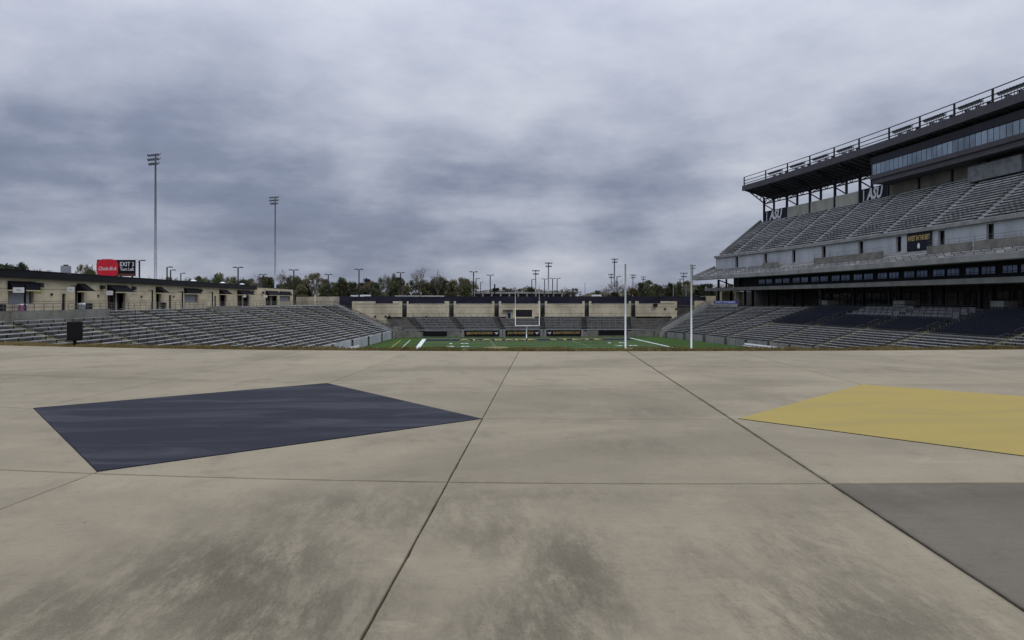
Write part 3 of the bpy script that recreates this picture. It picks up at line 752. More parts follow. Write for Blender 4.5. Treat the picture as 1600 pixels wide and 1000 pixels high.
# black screened fence on the end wall
fn = thing('screened_fence', 'black windscreened fence on top of the far tan wall', 'fence', (16,186.6,8))
x0, x1 = -29.0-16, 66.0-16; n_ = 30
for k in range(n_):
    a = x0+(x1-x0)*k/n_; b = x0+(x1-x0)*(k+1)/n_
    m = MB(); m.box(a+.03,b-.03,-.02,.02,-.35,1.95+random.uniform(-.04,.03)); m.build('screen_panel', M['screen'], fn)
    m = MB(); m.box(a-.04,a+.04,.03,.11,-.4,2.05); m.build('post', M['steel'], fn)
m = MB(); m.box(x0,x1,.03,.09,2.0,2.06); m.build('top_rail', M['steel'], fn)

# ------------------------------------------------------------------ goalposts
def goal(Y, sgn, label):
    t = thing('goalpost', label, 'goalpost', (17.07, Y, 0))
    for s in (-1,1):
        m = MB(); m.tube([(s*2.82,0,3.0),(s*2.82,0,12.19)], .075, 10); m.build('upright', M['white'], t, smooth=True)
    m = MB(); m.tube([(-2.9,0,3.05),(2.9,0,3.05)], .085, 10); m.build('crossbar', M['white'], t, smooth=True)
    m = MB(); m.tube([(0,sgn*1.9,0),(0,sgn*1.9,1.7),(0,sgn*1.7,2.4),(0,sgn*1.0,2.9),(0,0,3.0)], .12, 10); m.build('gooseneck', M['white'], t, smooth=True)
goal(169.9, 1, 'white goalpost at the far end of the field')
goal(59.8, -1, 'near white goalpost whose tall uprights rise above the plaza edge')

# ------------------------------------------------------------------ main tower (right)
CXN = lambda Y: .00075*(Y-105)**2 if Y > 105 else 0.0
def T(Xn, Y, z): return Vector((Xn-CXN(Y), Y, z))
def YT(px, Xn):
    Y = 120
    for _ in range(20): Y = Yat(px, Xn-CXN(Y))
    return Y
def ysteps(a, b, st=6.0):
    n = max(1, int(math.ceil(abs(a-b)/st))); return [a+(b-a)*i/n for i in range(n+1)]
def sweep(prof, Ya, Yb, m=None, mi=0, caps=True):
    """prof: (Xn,z) loop; swept along the curve from Ya to Yb (Ya>Yb)"""
    m = m or MB(); Ys = ysteps(Ya, Yb); L = len(prof); i0 = len(m.v)
    for Y in Ys: m.v += [tuple(T(x, Y, z)) for x, z in prof]
    for r in range(len(Ys)-1):
        for k in range(L):
            k2 = (k+1) % L; m.f.append((i0+r*L+k, i0+r*L+k2, i0+(r+1)*L+k2, i0+(r+1)*L+k)); m.m.append(mi)
    if caps: m.f += [tuple(i0+k for k in reversed(range(L))), tuple(i0+(len(Ys)-1)*L+k for k in range(L))]; m.m += [mi, mi]
    return m
def sb(x0, x1, z0, z1, Ya, Yb, m=None): return sweep([(x0,z0),(x1,z0),(x1,z1),(x0,z1)], Ya, Yb, m)
YE, Y0_ = 195.0, 69.0
tw = thing('press_box_tower', 'tall right grandstand with steep upper deck, dark roof and press box', 'grandstand')
sb(84.6,100,7.3,7.74,YE+4,Y0_).build('concourse_floor', M['conc'], tw)
sb(78.6,84.6,7.3,7.74,150,Y0_).build('concourse_edge', M['conc'], tw)
sb(74.7,92,11.5,12.3,YE,Y0_).build('club_floor', M['wallconc'], tw)
m = MB()
for i, (X_, z_) in enumerate(((74.75,12.3),)):
    Ys = ysteps(YE-1, Y0_, 4)
    for a, b in zip(Ys, Ys[1:]):
        for zz in (12.75,13.1): m.tube([T(X_+.3,a,zz), T(X_+.3,b,zz)], .03, 4)
        m.tube([T(X_+.3,a,12.3), T(X_+.3,a,13.1)], .03, 4)
m.build('club_handrail', M['steel'], tw)
sweep([(71.4,14.5),(71.4,15.35),(71.9,15.35),(72.2,15.0),(79,17.9),(91,17.9),(91,17.4),(80,17.2),(72.4,14.4)][::-1], YE, Y0_).build('deck_slab', M['wallconc'], tw)
# raker beams and end trim of the upper deck
m = MB()
for Y in (YE+.3,):
    m.beam(T(71.6,Y,15.25), T(77.8,Y,18.0), .35, .9); m.beam(T(79.3,Y,21.35), T(91,Y,30.85), .35, 1.1)
m.build('raker_wall', M['wallconc'], tw)
sb(77.8,78.1,17.9,20.5,187,Y0_)
wbot, wtop = 17.4, 20.5
dpx = [1151,1196,1240,1287,1345,1404,1471,1547]
dys = [YT(p, 77.8) for p in dpx]+[75.0]
prev = YE
sb(80.0,80.2,17.4,20.5,YE-.5,Y0_).build('concourse_back_wall', M['darkwall'], tw)
for y in dys:
    sb(77.8,78.2,wbot,wtop,prev,y+.75).build('wall_panel', M['whitewall'], tw)
    sb(78.6,78.8,wbot,wtop,y+.75,y-.75).build('portal', M['riser'], tw)
    m = sb(77.8,78.7,wtop-.25,wtop,y+.75,y-.75); m.build('lintel', M['whitewall'], tw)
    prev = y-.75
sb(77.8,78.2,wbot,wtop,prev,Y0_).build('wall_panel', M['whitewall'], tw)
sb(77.3,79.2,20.5,21.1,YE,Y0_).build('ledge', M['wallconc'], tw)
# front lower tier: 5 rows; upper deck: 19 rows
UA = [195,189,177,165,153,141,129,117,105,93,81,69.2]
def tier(Xa, za, Xb, zb, n, wmul, name, th, bm_, rm_, skipf=lambda s, j: False):
    dx, dz = (Xb-Xa)/n, (zb-za)/n; m = MB()
    for j in range(n):
        x, z = Xa+dx*j, za+dz*j
        sweep([(x,z-.25),(x+dx,z-.25),(x+dx,z),(x,z)], YE, Y0_, m, 0, j == 0 or True)
        sweep([(x+dx-.03,z),(x+dx,z),(x+dx,z+dz-.25),(x+dx-.03,z+dz-.25)], YE, Y0_, m, 1)
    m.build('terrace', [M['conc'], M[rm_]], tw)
    for s, (a, b) in enumerate(zip(UA, UA[1:])):
        for j in range(n):
            if skipf(s, j): continue
            x, z = Xa+dx*j+.28*wmul, za+dz*j; m = sb(x-.14, x+.14, z+.43-th, z+.43, a-.7, b+.7)
            k = 5
            for q in range(k+1):
                y = a-.9+(b-a+1.8)*q/k; c = T(x,y,z); m.beam(c, c+Vector((0,0,.37)), .05, .1, 1)
            m.build(name, [M[bm_], M['steel']], tw)
    for Y in UA[1:-1]:
        m = MB(); m2 = MB()
        for j in range(n):
            x, z = Xa+dx*j, za+dz*j
            sweep([(x+dx*.5,z),(x+dx,z),(x+dx,z+dz/2),(x+dx*.5,z+dz/2)], Y+.6, Y-.6, m)
        m.build('aisle_stairs', M['whitewall'], tw)
        m = MB()
        for j in range(4, n-1, 3):
            a = T(Xa+dx*j,Y,za+dz*j); b = T(Xa+dx*(j+2),Y,za+dz*(j+2)); m.tube([a, a+Vector((0,0,.9)), b+Vector((0,0,.9)), b], .025, 4)
        if m.v: m.build('aisle_handrail', M['rail'], tw)
par = [(YT(1197,76.5), YT(1222,76.5)), (YT(1278,76.5), YT(1386,76.5)), (YT(1456,76.5), YT(1526,76.5)), (YT(1531,76.5), 80)]
def skl(s, j):
    yc = (UA[s]+UA[s+1])/2; return j >= 3 and any(b-2 < yc < a+2 for a, b in par)
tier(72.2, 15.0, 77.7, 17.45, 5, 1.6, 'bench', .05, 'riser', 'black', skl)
tier(79.3, 21.1, 91.0, 30.6, 19, 1.0, 'bench', .15, 'alum', 'riser')
for a, b in par:
    m = sb(75.6,75.85,15.9,17.75,a,b); m.build('entrance_wall', M['conc'], tw)
    m = MB()
    for zz in (18.0,18.45): 
        Ys = ysteps(a, b, 3)
        for p, q in zip(Ys, Ys[1:]): m.tube([T(75.7,p,zz), T(75.7,q,zz)], .025, 4); m.tube([T(75.7,p,17.7),T(75.7,p,18.45)], .025, 4)
    m.build('entrance_handrail', M['rail'], tw)
# front rail on the ledge, stair rails around upper entrances
for s in range(len(UA)-1):
    yc = (UA[s]+UA[s+1])/2
    m = MB()
    for dy in (-1.6,-.5,.6,1.7):
        for zz in (.45,.9):
            a = T(79.6,yc+dy,21.3+zz); b = T(82.1,yc+dy-.4,23.2+zz); m.tube([a,b], .035, 4)
        for k in range(4):
            c = T(79.6+.8*k,yc+dy-.1*k,21.3+.62*k); m.tube([c, c+Vector((0,0,.95))], .03, 4)
    m.build('entrance_handrail', M['rail'], tw)
    m = MB(); m.box(0,0.01,0,0.01,0,0.01)
# columns of the roof
ncol = 12; cys = [195-10.6*i for i in range(ncol)]
cpx = [1194,1229,1265,1304,1343,1388,1436,1488,1545]
cys = [YT(p, 91) for p in cpx]; cys += [cys[-1]-9.5*i for i in (1,2,3)]
cys[0] = 194.2
for Y in cys:
    m = MB(); m.beam(T(91.1,Y,30.0), T(91.1,Y,37.2), .5, .45); m.build('roof_column', M['steel'], tw)
    m = MB(); m.beam(T(93.9,Y,29.5), T(93.9,Y,37.2), .45, .45)
    for k in range(4):
        za, zb = 30.6+1.6*k, 32.2+1.6*k; m.beam(T(91.1 if k%2 else 93.9,Y,za), T(93.9 if k%2 else 91.1,Y,zb), .22)
    m.beam(T(86.4,Y,39.2), T(91.1,Y,35.7), .25); m.beam(T(86.4,Y,39.4), T(91.1,Y,37.2), .25)
    for k in range(4):
        t0, t1 = (k+.5)/4.6, (k+1)/4.6
        m.beam(T(86.4+4.7*t0,Y,39.2-3.5*t0), T(86.4+4.7*t1,Y,39.4-2.2*t1), .12); m.beam(T(86.4+4.7*t0,Y,39.2-3.5*t0), T(86.4+4.7*t0,Y,39.4-2.2*t0), .1)
    m.build('column_bracing', M['steel'], tw)
for a, b in zip(cys, cys[1:]):
    m = MB(); p, q = T(91.1,a,35.5), T(91.1,b,35.5); u = Vector((0,0,1.35)); m.beam(p,q,.25); m.beam(p+u,q+u,.25)
    for k in range(6):
        c0 = p.lerp(q,k/6); c1 = p.lerp(q,(k+1)/6); m.beam(c0+(u if k%2 else Vector()), c1+(Vector() if k%2 else u), .14)
    m.build('roof_truss', M['steel'], tw)
sign_bays = (0, 4)
for i, (a, b) in enumerate(zip(cys, cys[1:])):
    Ya, Yb = a-.35, b+.35
    if i in sign_bays:
        continue
    top = 33.2 if i < 5 else 34.6
    sb(91.0,91.25,30.3,top,Ya,Yb).build('parapet_panel', M['parapet'] if i < 5 else M['darkwall'], tw)
for i, lab in ((0,'navy ASU sign at the far end of the upper deck beside the first roof column'),(4,'navy ASU sign on the upper deck next to the press box')):
    a, b = cys[i]-.4, cys[i+1]+.4; yc = (a+b)/2; c = T(91.0,yc,31.9)
    ang = math.atan2(T(91,a,0).x-T(91,b,0).x, (a-b))
    t = thing('lettered_sign', lab, 'sign', tuple(c), -ang); w = (a-b)/2
    m = MB(); m.box(0,.12,-w,w,-1.5,1.45); m.build('panel', M['navy'], t)
    m = MB(); m.box(-.03,-.003,w-1.2,w-.9,-1.2,1.2); m.build('white_bar', M['print'], t)
    o = text('lettering', 'ASU', 3.3, M['print'], (-.04,-.3,-.05), RX, t, extr=.02, bold=.13, shear=.25, sx=1.0)
    wd = max(v.co.x for v in o.data.vertices)-min(v.co.x for v in o.data.vertices); o.scale = (min(1.3, 2*w*.62/wd),1,1)
# roof
sweep([(86.15,39.35),(94.6,36.95),(94.6,40.55),(86.15,40.55)], YE+.8, Y0_).build('roof_slab', M['soffit'], tw)
sb(85.8,86.13,39.28,40.72,YE+.9,Y0_).build('roof_fascia', M['fascia'], tw)
m = MB(); m.beam(T(85.8,YE+.95,40.0), T(94.6,YE+.95,39.6), .15, 1.2); m.build('roof_end_trim', M['fascia'], tw)
for k in range(60):
    y = YE-1-k*2.1
    if y > Y0_+1: m = MB(); m.beam(T(86.6,y,39.05), T(94.4,y,36.85), .12, .16); m.build('roof_purlin', M['steel'], tw)
rp = [1164,1197,1231,1266,1304,1343,1390,1438,1492,1552]
rys = [YT(p, 86.3) for p in rp]; rys += [rys[-1]-9.5*i for i in (1,2,3)]; rys[0] = YE+.6
m = MB()
for a, b in zip(rys, rys[1:]):
    for zz in (2.45,1.45,.65): m.beam(T(86.2,a,40.6+zz), T(86.2,b,40.6+zz), .14)
for y in rys: m.beam(T(86.2,y,40.5), T(86.2,y,43.1), .26)
m.build('roof_railing', M['steel'], tw)
for i, (a, b) in enumerate(zip(rys, rys[1:])):
    if i in (0,5): continue
    m = MB(); p, q = T(86.9,a-1.0,42.1), T(86.9,a+(b-a)*.66,42.1); m.beam(p,q,.16)
    for k in range(9):
        c = p.lerp(q,k/8); m.tube([c+Vector((.1,0,.3)), c+Vector((-.5,0,-.15))], .16, 7, r1=.38); 
        m.beam(c, c-Vector((0,0,1.5)), .09)
    m.build('floodlight_bank', M['galv'], tw)
    m = MB()
    for k in range(3):
        c = T(87.4, a+(b-a)*(.2+.28*k), 40.3); m.box(c.x-.3,c.x+.3,c.y-.35,c.y+.35,40.56,41.5)
    m.build('ballast_box', M['steel'], tw)
# press box
PX, PY = 87.0, YT(1363, 87.0)
sb(PX,94.5,32.9,33.9,PY,Y0_).build('press_box_floor', M['fascia'], tw)
sb(PX-.35,PX-.01,33.9,34.75,PY+.3,Y0_).build('press_box_sill', M['fascia'], tw)
sb(PX-.25,PX-.01,37.05,38.4,PY+.2,Y0_).build('press_box_header', M['steel'], tw)
sb(PX+.3,94.4,33.9,37.0,PY-.2,Y0_).build('press_box_core', M['black'], tw)
m = MB(); y = PY
while y > Y0_+2:
    w = 1.35
    sb(PX,PX+.06,34.75,37.05,y-.06,y-w+.06).build('pane', M['pressglass'], tw)
    y -= w
m = MB(); m.beam(T(PX,PY+.15,35.9), T(94.4,PY+.15,35.9), .1, 2.3); m.build('press_box_end_wall', M['pressglass'], tw)
# white box at the top rows
sb(88.2,91,29.3,31.9,YT(1512,88.2),YT(1596,88.2)).build('camera_platform', M['boxwall'], tw)
# club glazing: blue panes in dark frames
GY = YT(1145, 78.0)
sb(78.2,78.5,12.3,16.9,GY,Y0_).build('club_wall', M['steel'], tw)
y = GY-13; k = 0
while y > Y0_+3:
    for q in range(6):
        if q == 3: y -= .6
        sb(78.05,78.18,13.0,14.05,y-.06,y-.86).build('club_pane', M['clubglass'], tw); y -= .92
    y -= 1.4
# structural columns under the decks
for i in range(12):
    Y = YE-1.2-i*11.2
    if Y < Y0_+2: break
    m = MB(); m.beam(T(78.0 if i==0 else 79.5,Y,7.6), T(78.0 if i==0 else 79.5,Y,11.5), .5, .5); m.beam(T(81.5,Y,7.6), T(81.5,Y,11.5), .5, .5)
    if i < 2:
        m.beam(T(78.0,Y,12.3), T(78.0,Y,14.6), .5, .5); m.beam(T(80.2,Y,12.3), T(80.2,Y,14.8), .4, .4); m.beam(T(78,Y,14.5), T(82,Y-3,12.4), .3, .3)
    if i in (2,3,4): m.beam(T(80.5,Y,11.3), T(84.5,Y-9,8.0), .25, .25)
    m.build('deck_column', M['steel'], tw)
m = MB(); y1 = YT(1284, 84); c = T(84,y1,0); m.box(c.x-.45,c.x+.45,c.y-.45,c.y+.45,7.5,11.5); m.build('pale_column', M['wallconc'], tw)
# wall of the concourse with windows and doors
sb(88.0,88.3,7.7,11.5,YT(1284,88),Y0_).build('concourse_wall', M['riser'], tw)
for Ya, Yb in ((YT(1152,89),166),(165.5,150),(149.5,YT(1284,88)-.5)): sb(89,89.3,7.7,11.5,Ya,Yb).build('concourse_wall', M['riser'], tw)
dws = [YT(p, 88) for p in (1346,1404,1475,1552)]
y = YT(1290,88)
while y > Y0_+3:
    near = [d_ for d_ in dws if abs(d_-(y-1.4)) < 1.4]
    if near:
        d_ = near[0]; y = d_+.7
        m = sb(87.85,87.98,7.75,10.25,y,y-1.4); fr = m.build('door', M['wallconc'], tw)
        sb(87.8,87.84,7.8,10.0,y-.28,y-1.12).build('door_glass', M['glass'], fr); y -= 1.7; continue
    fr = sb(87.9,87.98,8.0,10.6,y,y-2.6).build('window', M['steel'], tw)
    for q in range(2):
        for z0 in (8.1,9.35): sb(87.86,87.89,z0,z0+1.15,y-.08-q*1.27,y-1.25-q*1.27).build('window_pane', M['glass'], fr)
    y -= 2.9
for px_, w in ((1291,2.0),(1408,3.2),(1562,2.6)):
    y = YT(px_, 79.3); sb(78.9,81.0,7.2,9.0,y+w/2,y-w/2).build('vomitory_wall', M['wallconc'], tw)
# back of the tower (hidden structure keeps daylight out of the concourse)
sb(96,96.3,7.7,30,150,Y0_).build('rear_wall', M['riser'], tw)
sweep([(91.3,17.9),(96,17.9),(96,30),(91.3,30)], 150, Y0_).build('rear_block', M['riser'], tw)
# banners on the tower
ya, yb = YT(1417.5,77.6), YT(1455.5,77.6); yc = (ya+yb)/2; c = T(77.55,yc,0); w = (ya-yb)/2
t = thing('hanging_banner', 'black banner reading INVEST IN THE BEST on the white deck wall', 'banner', (c.x,c.y,18.95), -math.atan2(T(77,ya,0).x-T(77,yb,0).x, ya-yb))
m = MB(); m.box(-.02,.03,-w,w,-1.55,1.7); m.build('panel', M['navy'], t)
o = text('lettering', 'INVEST IN THE BEST', 1.15, M['gold'], (-.035,0,.55), RX, t, extr=.006, bold=.03); wd = max(v.co.x for v in o.data.vertices)-min(v.co.x for v in o.data.vertices); o.scale = (2*w*.9/wd,1,1)
m = MB(); m.poly([(-.04,.35*math.cos(k*math.pi/4),-.75+.5*math.sin(k*math.pi/4)) for k in range(8)]); m.build('emblem', M['print'], t)
a, b = at(1115,472.5,180), at(1152,475.5,168)
c = (a+b)/2; t = thing('rail_banner', 'blue banner with white lettering at the back of the right stand', 'banner', (c.x,c.y,8.25), math.atan2(b.y-a.y, b.x-a.x)); w = (b-a).length/2
m = MB(); m.box(-w,w,-.03,.03,.0,.62); m.build('panel', M['blueb'], t); m = MB(); m.box(-w,w,.0,.03,-.75,-.02); m.build('backing', M['wallconc'], t)
o = text('lettering', 'HOME OF THE HORNETS', .55, M['print'], (0,-.036,.3), RY, t, extr=.005, bold=.01); wd = max(v.co.x for v in o.data.vertices)-min(v.co.x for v in o.data.vertices); o.scale = (2*w*.85/wd,1,1)
t = thing('service_block', 'tan block building under the far end of the right tower', 'building')
for nm, p0, p1, y0, y1, d in (('wall',1128,1147,456,474,200),('wall',1154,1160,456,474,196),('low_wall',1098,1119,462.5,470,215),('low_wall',1086,1111,470,480,190)):
    a, b = at(p0,y0,d), at(p1,y1,d); m = MB(); m.box(a.x,b.x,a.y,a.y+2,b.z-1.5,a.z); m.build(nm, M['tan'], t)

# ------------------------------------------------------------------ left concession building
BX = -45.5; ZF = 7.72
lb = thing('concession_building', 'long low tan concession building with black eaves and awnings above the left stand', 'building')
def LY(px, X=BX): return Yat(px, X)
YA, YM, YZ = 40.0, LY(398), LY(460)
m = MB()
for a, b in zip(LA+[38], (LA+[38])[1:]):
    p, q = Pl(min(a,173),20,0), Pl(max(b,42),20,0); m.hexa([(-52,b,7.3),(q.x-.1,b,7.3),(p.x-.1,a,7.3),(-52,a,7.3)], [(-52,b,ZF),(q.x-.1,b,ZF),(p.x-.1,a,ZF),(-52,a,ZF)])
m.hexa([(-52,173,7.3),(-27.5,173,7.3),(-27.5,212,7.3),(-52,212,7.3)], [(-52,173,ZF),(-27.5,173,ZF),(-27.5,212,ZF),(-52,212,ZF)])
tag(structure(m.build('left_concourse', M['conc'])), None, None)
openings = [  # px0, px1, kind
 (13,53,'serve'),(97,103,'slit'),(121,131,'door'),(168,196,'doors'),(244,251,'door'),(264,268,'slit'),(288,309,'serve'),(335,338,'slit'),(343,353,'door'),(371,389,'doors'),(415,433,'doors'),(437,453,'serve')]
def wall_y(ya, yb, z0, z1, name='wall'):
    """wall stretch from ya (near) to yb (far) with recessed horizontal joints"""
    m = MB(); edges = [ZF, 9.0, 10.35, 12.3]
    for e0, e1 in zip(edges, edges[1:]):
        a, b = max(e0+.045, z0) if e0 > z0 else z0, min(e1, z1)
        if b > a: m.box(BX-.3, BX, ya, yb, a, b, 0)
    m.box(BX-.31, BX-.04, ya+.01, yb-.01, z0+.01, z1-.01, 1)
    m.build(name, [M['tan'], M['joint']], lb)
prev = YA
for p0, p1, kd in openings:
    ya, yb = LY(p0), LY(p1)
    zt = 11.45 if yb < YM else 12.0
    oh = 10.15 if kd != 'slit' else 9.9
    if ya > prev: wall_y(prev, ya, ZF, zt)
    wall_y(ya, yb, oh, zt, 'lintel')
    if kd == 'serve':
        m = MB(); m.box(BX-.32,BX-.06,ya,yb,ZF,8.75); m.build('counter', M['tan2'], lb)
        m = MB(); m.box(BX-.30,BX-.22,ya+.5,yb-.5,8.76,oh-.003); m.build('shutter', M['shutter'], lb)
        m = MB(); m.box(BX-.35,BX-.305,ya,yb,ZF,oh); m.build('recess_wall', M['door'], lb)
    elif kd == 'slit':
        m = MB(); m.box(BX-.28,BX-.14,ya,yb,ZF,oh); m.build('door', M['steel'], lb)
    else:
        m = MB(); m.box(BX-.9,BX-.8,ya,yb,ZF,oh); m.build('recess_wall', M['door'], lb)
        k = 2 if kd == 'doors' else 1
        for q in range(k):
            a = ya+(yb-ya)*(q+.12)/k; b = ya+(yb-ya)*(q+.88)/k
            m = MB(); m.box(BX-.78,BX-.7,a,b,ZF,9.9); m.build('door', M['door'] if q == 0 else M['steel'], lb)
        if kd == 'doors':
            m = MB(); c = (ya+yb)/2; m.box(BX-.3,BX-.1,c-.25,c+.25,ZF,oh); m.build('pier', M['tan'], lb)
    prev = yb
    if kd != 'slit':
        zt2, zb2 = 11.15, 10.25; pr = 1.35 if kd != 'serve' else .7
        if yb > YM: zt2, zb2 = 11.35, 10.3
        m = MB(); e = .15
        m.hexa([(BX+.02,ya-e,zb2),(BX+pr,ya-e,zb2),(BX+pr,yb+e,zb2),(BX+.02,yb+e,zb2)], [(BX+.02,ya-e,zt2),(BX+.12,ya-e,zt2),(BX+.12,yb+e,zt2),(BX+.02,yb+e,zt2)])
        aw_ = m.build('awning', M['awn'], lb)
        m = MB(); m.box(BX+.02,BX+pr-.02,ya-e+.02,yb+e-.02,zb2-.14,zb2-.005); m.build('awning_trim', M['tan'], lb)
wall_y(prev, YZ, ZF, 12.0)
wall_y(YM, YM+.01, 11.45, 12.0)
m = MB(); m.box(BX-9,BX+.55,YA,YM,11.45,12.25); m.box(BX-9.1,BX+.62,YA-.05,YM+.05,12.25,12.33); m.build('eaves', M['roofblk'], lb)
m = MB(); m.box(BX-9,BX-.02,YM+.06,YZ-.02,11.7,11.95); m.build('flat_roof', M['conc'], lb)
m = MB(); m.box(BX-.36,BX+.06,YM+.07,YZ+.1,12.003,12.12); m.build('coping', M['roofblk'], lb)
m = MB(); m.box(BX-9,BX-8.7,YA,YZ,ZF,12); m.box(BX-8.6,BX-.05,YZ-.35,YZ,ZF,11.99); m.box(BX-8.6,BX-.05,YA,YA+.3,ZF,11.4); m.build('rear_wall', M['tan2'], lb)
for px_ in (60,158,207,312,393,410,426.5):
    y = LY(px_); m = MB(); m.box(BX+.0,BX+.45,y-.3,y+.3,10.55,11.05) ; m.build('wall_lamp', M['steel'], lb)
for px_, zz in ((80,9.8),(153,9.7),(220.5,9.65),(271,9.7)):
    y = LY(px_); m = MB(); m.box(BX,BX+.12,y-.15,y+.15,zz-.12,zz+.12); m.build('wall_fitting', M['black'], lb)
y = LY(60); m = MB(); m.box(BX+.003,BX+.05,y-.55,y+.55,9.95,10.5); m.build('wall_sign', M['yellowsign'], lb)
# roof things
for px_, py_, d_ in ((302+8,441,0),(355,443,0),(385,445,0)):
    y = LY(px_)+1; t = thing('roof_vent', 'pale dome vent on the black roof, %s' % {310:'nearest of the three',355:'middle of the three',385:'farthest of the three'}[px_], 'vent', (BX-1.2,y,12.33), group='pale vents on the left roof')
    m = MB(); m.tube([(0,0,0),(0,0,.2)], .45, 10); m.build('collar', M['galv'], t); m = MB(); m.tube([(0,0,.2),(0,0,.3),(0,0,.42)], .6, 10, r1=.25); m.build('dome', M['white'], t)
p = at(103,427,85); t = thing('air_handler', 'grey boxy rooftop unit behind the left eaves', 'rooftop unit', (p.x,p.y,12.2))
m = MB(); m.box(-.4,.4,-.4,.4,0,.95); m.build('casing', M['galv'], t); m = MB(); m.tube([(0,0,.95),(0,0,1.1)], .28, 8); m.build('fan', M['steel'], t)
# low tan wall beyond the building
t = thing('boundary_wall', 'low tan block wall between the concession building and the black fence', 'wall')
a, b = at(461,463,212), at(533,463,188)
for k in range(2):
    p = a.lerp(b, k*.47+.005); q = a.lerp(b, .465 if k == 0 else 1.0); m = MB()
    for z0, z1 in ((7.5,8.6),(8.65,9.95)):
        dv = (q-p).normalized(); nv = Vector((dv.y,-dv.x,0))*.3
        L = [Vector((v.x,v.y,z0)) for v in (p,q,q-nv,p-nv)]; m.hexa(L, [v+Vector((0,0,z1-z0)) for v in L])
    m.build('wall_panel', M['tan2'], t)
p = a.lerp(b,.47); m = MB(); m.box(p.x-.25,p.x+.25,p.y-.35,p.y+.1,7.5,10.3); m.build('pier', M['tan'], t)

# railings on the left concourse
def railing(pts, label, n, h=1.07, name='pipe_railing', grp='pipe railings on the left concourse'):
    c = Vector(pts[0]); t = thing(name, label, 'railing', tuple(c), group=grp)
    m = MB()
    for a, b in zip(pts, pts[1:]):
        a = Vector(a)-c; b = Vector(b)-c
        for zz in (h, h*.66, h*.33): m.tube([a+Vector((0,0,zz)), b+Vector((0,0,zz))], .028, 5)
    m.build('rail', M['rail'], t)
    m = MB(); a = Vector(pts[0])-c; b = Vector(pts[-1])-c
    m.tube([(0,0,0),(0,0,h)], .03, 5); me = m.mesh('post', M['rail'])
    for k in range(n+1): link('post', me, t, a.lerp(b, k/n))
YR = [45,70,84,96,109,122,135,148,160,171]
nm = ['nearest the frame edge','in front of the narrow dark door','in front of the second awning','in front of the wide awning','beside the fourth lamp post','in front of the grey shutter','by the narrow far door','below the paired awnings','beside the low tan wall']
for i, (a, b) in enumerate(zip(YR, YR[1:])):
    p, q = Pl(a+.6,20,ZF), Pl(b-.6,20,ZF); railing([p+Vector((-.5,0,0)), q+Vector((-.5,0,0))], 'grey pipe railing above the left stand, '+nm[i], 8)
railing([Vector((BX+1.3,68,ZF)), Vector((BX+1.3,79,ZF))], 'dark ramp railing before the first serving window', 9, 1.15)
# sign lamp posts on the concourse
posts = [(39,446,484,1,'tall black post with a white sign in front of the first serving window'),(119,446,484,-1,'black post with arm and small white sign left of the second awning'),(179,452,484,-1,'black post with white sign before the wide double door awning'),
 (238,453,480,-1,'black arm post between the wide awning and the next door'),(285,455,479,-1,'black arm post left of the grey shuttered window'),(332,456,478,-1,'black arm post beside the narrow far door'),(386,459,477,-1,'black post with white sign at the end of the black eaves'),
 (419,460,477,-1,'black post with white sign left of the paired awnings'),(462,461,477,1,'black post at the far corner of the concession building'),(495,461,477,1,'black post in front of the low tan wall')]
for px_, y0, y1, s, lab in posts:
    X = -43.6 if px_ < 400 else (-44 if px_ < 470 else -38)
    Y = Yat(px_, X); d = depth(X, Y); h = EYE+(HOR-y0)/FPX*d-ZF
    t = thing('sign_post', lab, 'lamp post', (X,Y,ZF), group='black posts along the left concourse')
    m = MB(); m.tube([(0,0,0),(0,0,h)], .11, 8); m.build('pole', M['black'], t, smooth=True)
    m = MB(); m.beam((0,0,h-.05),(.75*(-s if s>0 else -.85),0,h-.05), .12, .1); m.build('arm', M['black'], t)
    if px_ in (39,119,179,386,419):
        w = .55 if px_ == 39 else .38
        m = MB(); m.box(-w-.55,w-.55-.0,-.12,-.06,h-.75,h-.2); sg = m.build('sign_plate', M['print'], t)
        if px_ in (39,119,179): text('sign_text', 'EXIT' if px_ != 39 else 'MEN', .2, M['steel'], (-.55,-.125,h-.48), RY, sg, extr=.003)
# small concourse things
for px_, lab, mt in ((139,'black litter bin beside the second awning','trash'),(255,'black litter bin under the small third awning','trash'),(2,'black litter bin at the left edge beside the railing','trash'),(35,'pink cooler below the first serving window','pink'),(128,'pale drum left of the litter bin under the awning','galv')):
    X = -44.3; Y = Yat(px_, X); t = thing('litter_bin' if mt=='trash' else ('cooler' if mt=='pink' else 'drum'), lab, 'bin' if mt!='pink' else 'cooler', (X,Y,ZF))
    m = MB(); m.tube([(0,0,0),(0,0,.5),(0,0,.95)], .36, 10, r1=.42); m.build('body', M[mt], t); m = MB(); m.tube([(0,0,.95),(0,0,1.1)], .44, 10, r1=.25); m.build('lid', M['steel'] if mt=='trash' else M['white'], t)

# black equipment box on a short post at the plaza rim
p = at(117,0,25.1); t = thing('equipment_box', 'black box on a short post at the left rim of the plaza', 'speaker box', (p.x,p.y,PLZ-.1), math.radians(26))
ztop = EYE-(503.5-HOR)/FPX*25.1-PLZ+.1; zbot = EYE-(531.5-HOR)/FPX*25.1-PLZ+.1
m = MB(); m.box(-.235,.235,-.12,.12,zbot,ztop); m.build('cabinet', M['black'], t); m = MB(); m.box(-.245,.245,-.13,.13,ztop,ztop+.02); m.build('lid', M['trash'], t)
m = MB(); m.box(-.06,.05,-.05,.05,-.3,zbot); m.build('post', M['black'], t); m = MB(); m.box(-.21,.21,-.135,-.123,zbot+.05,ztop-.05); m.build('grille', M['black'], t)

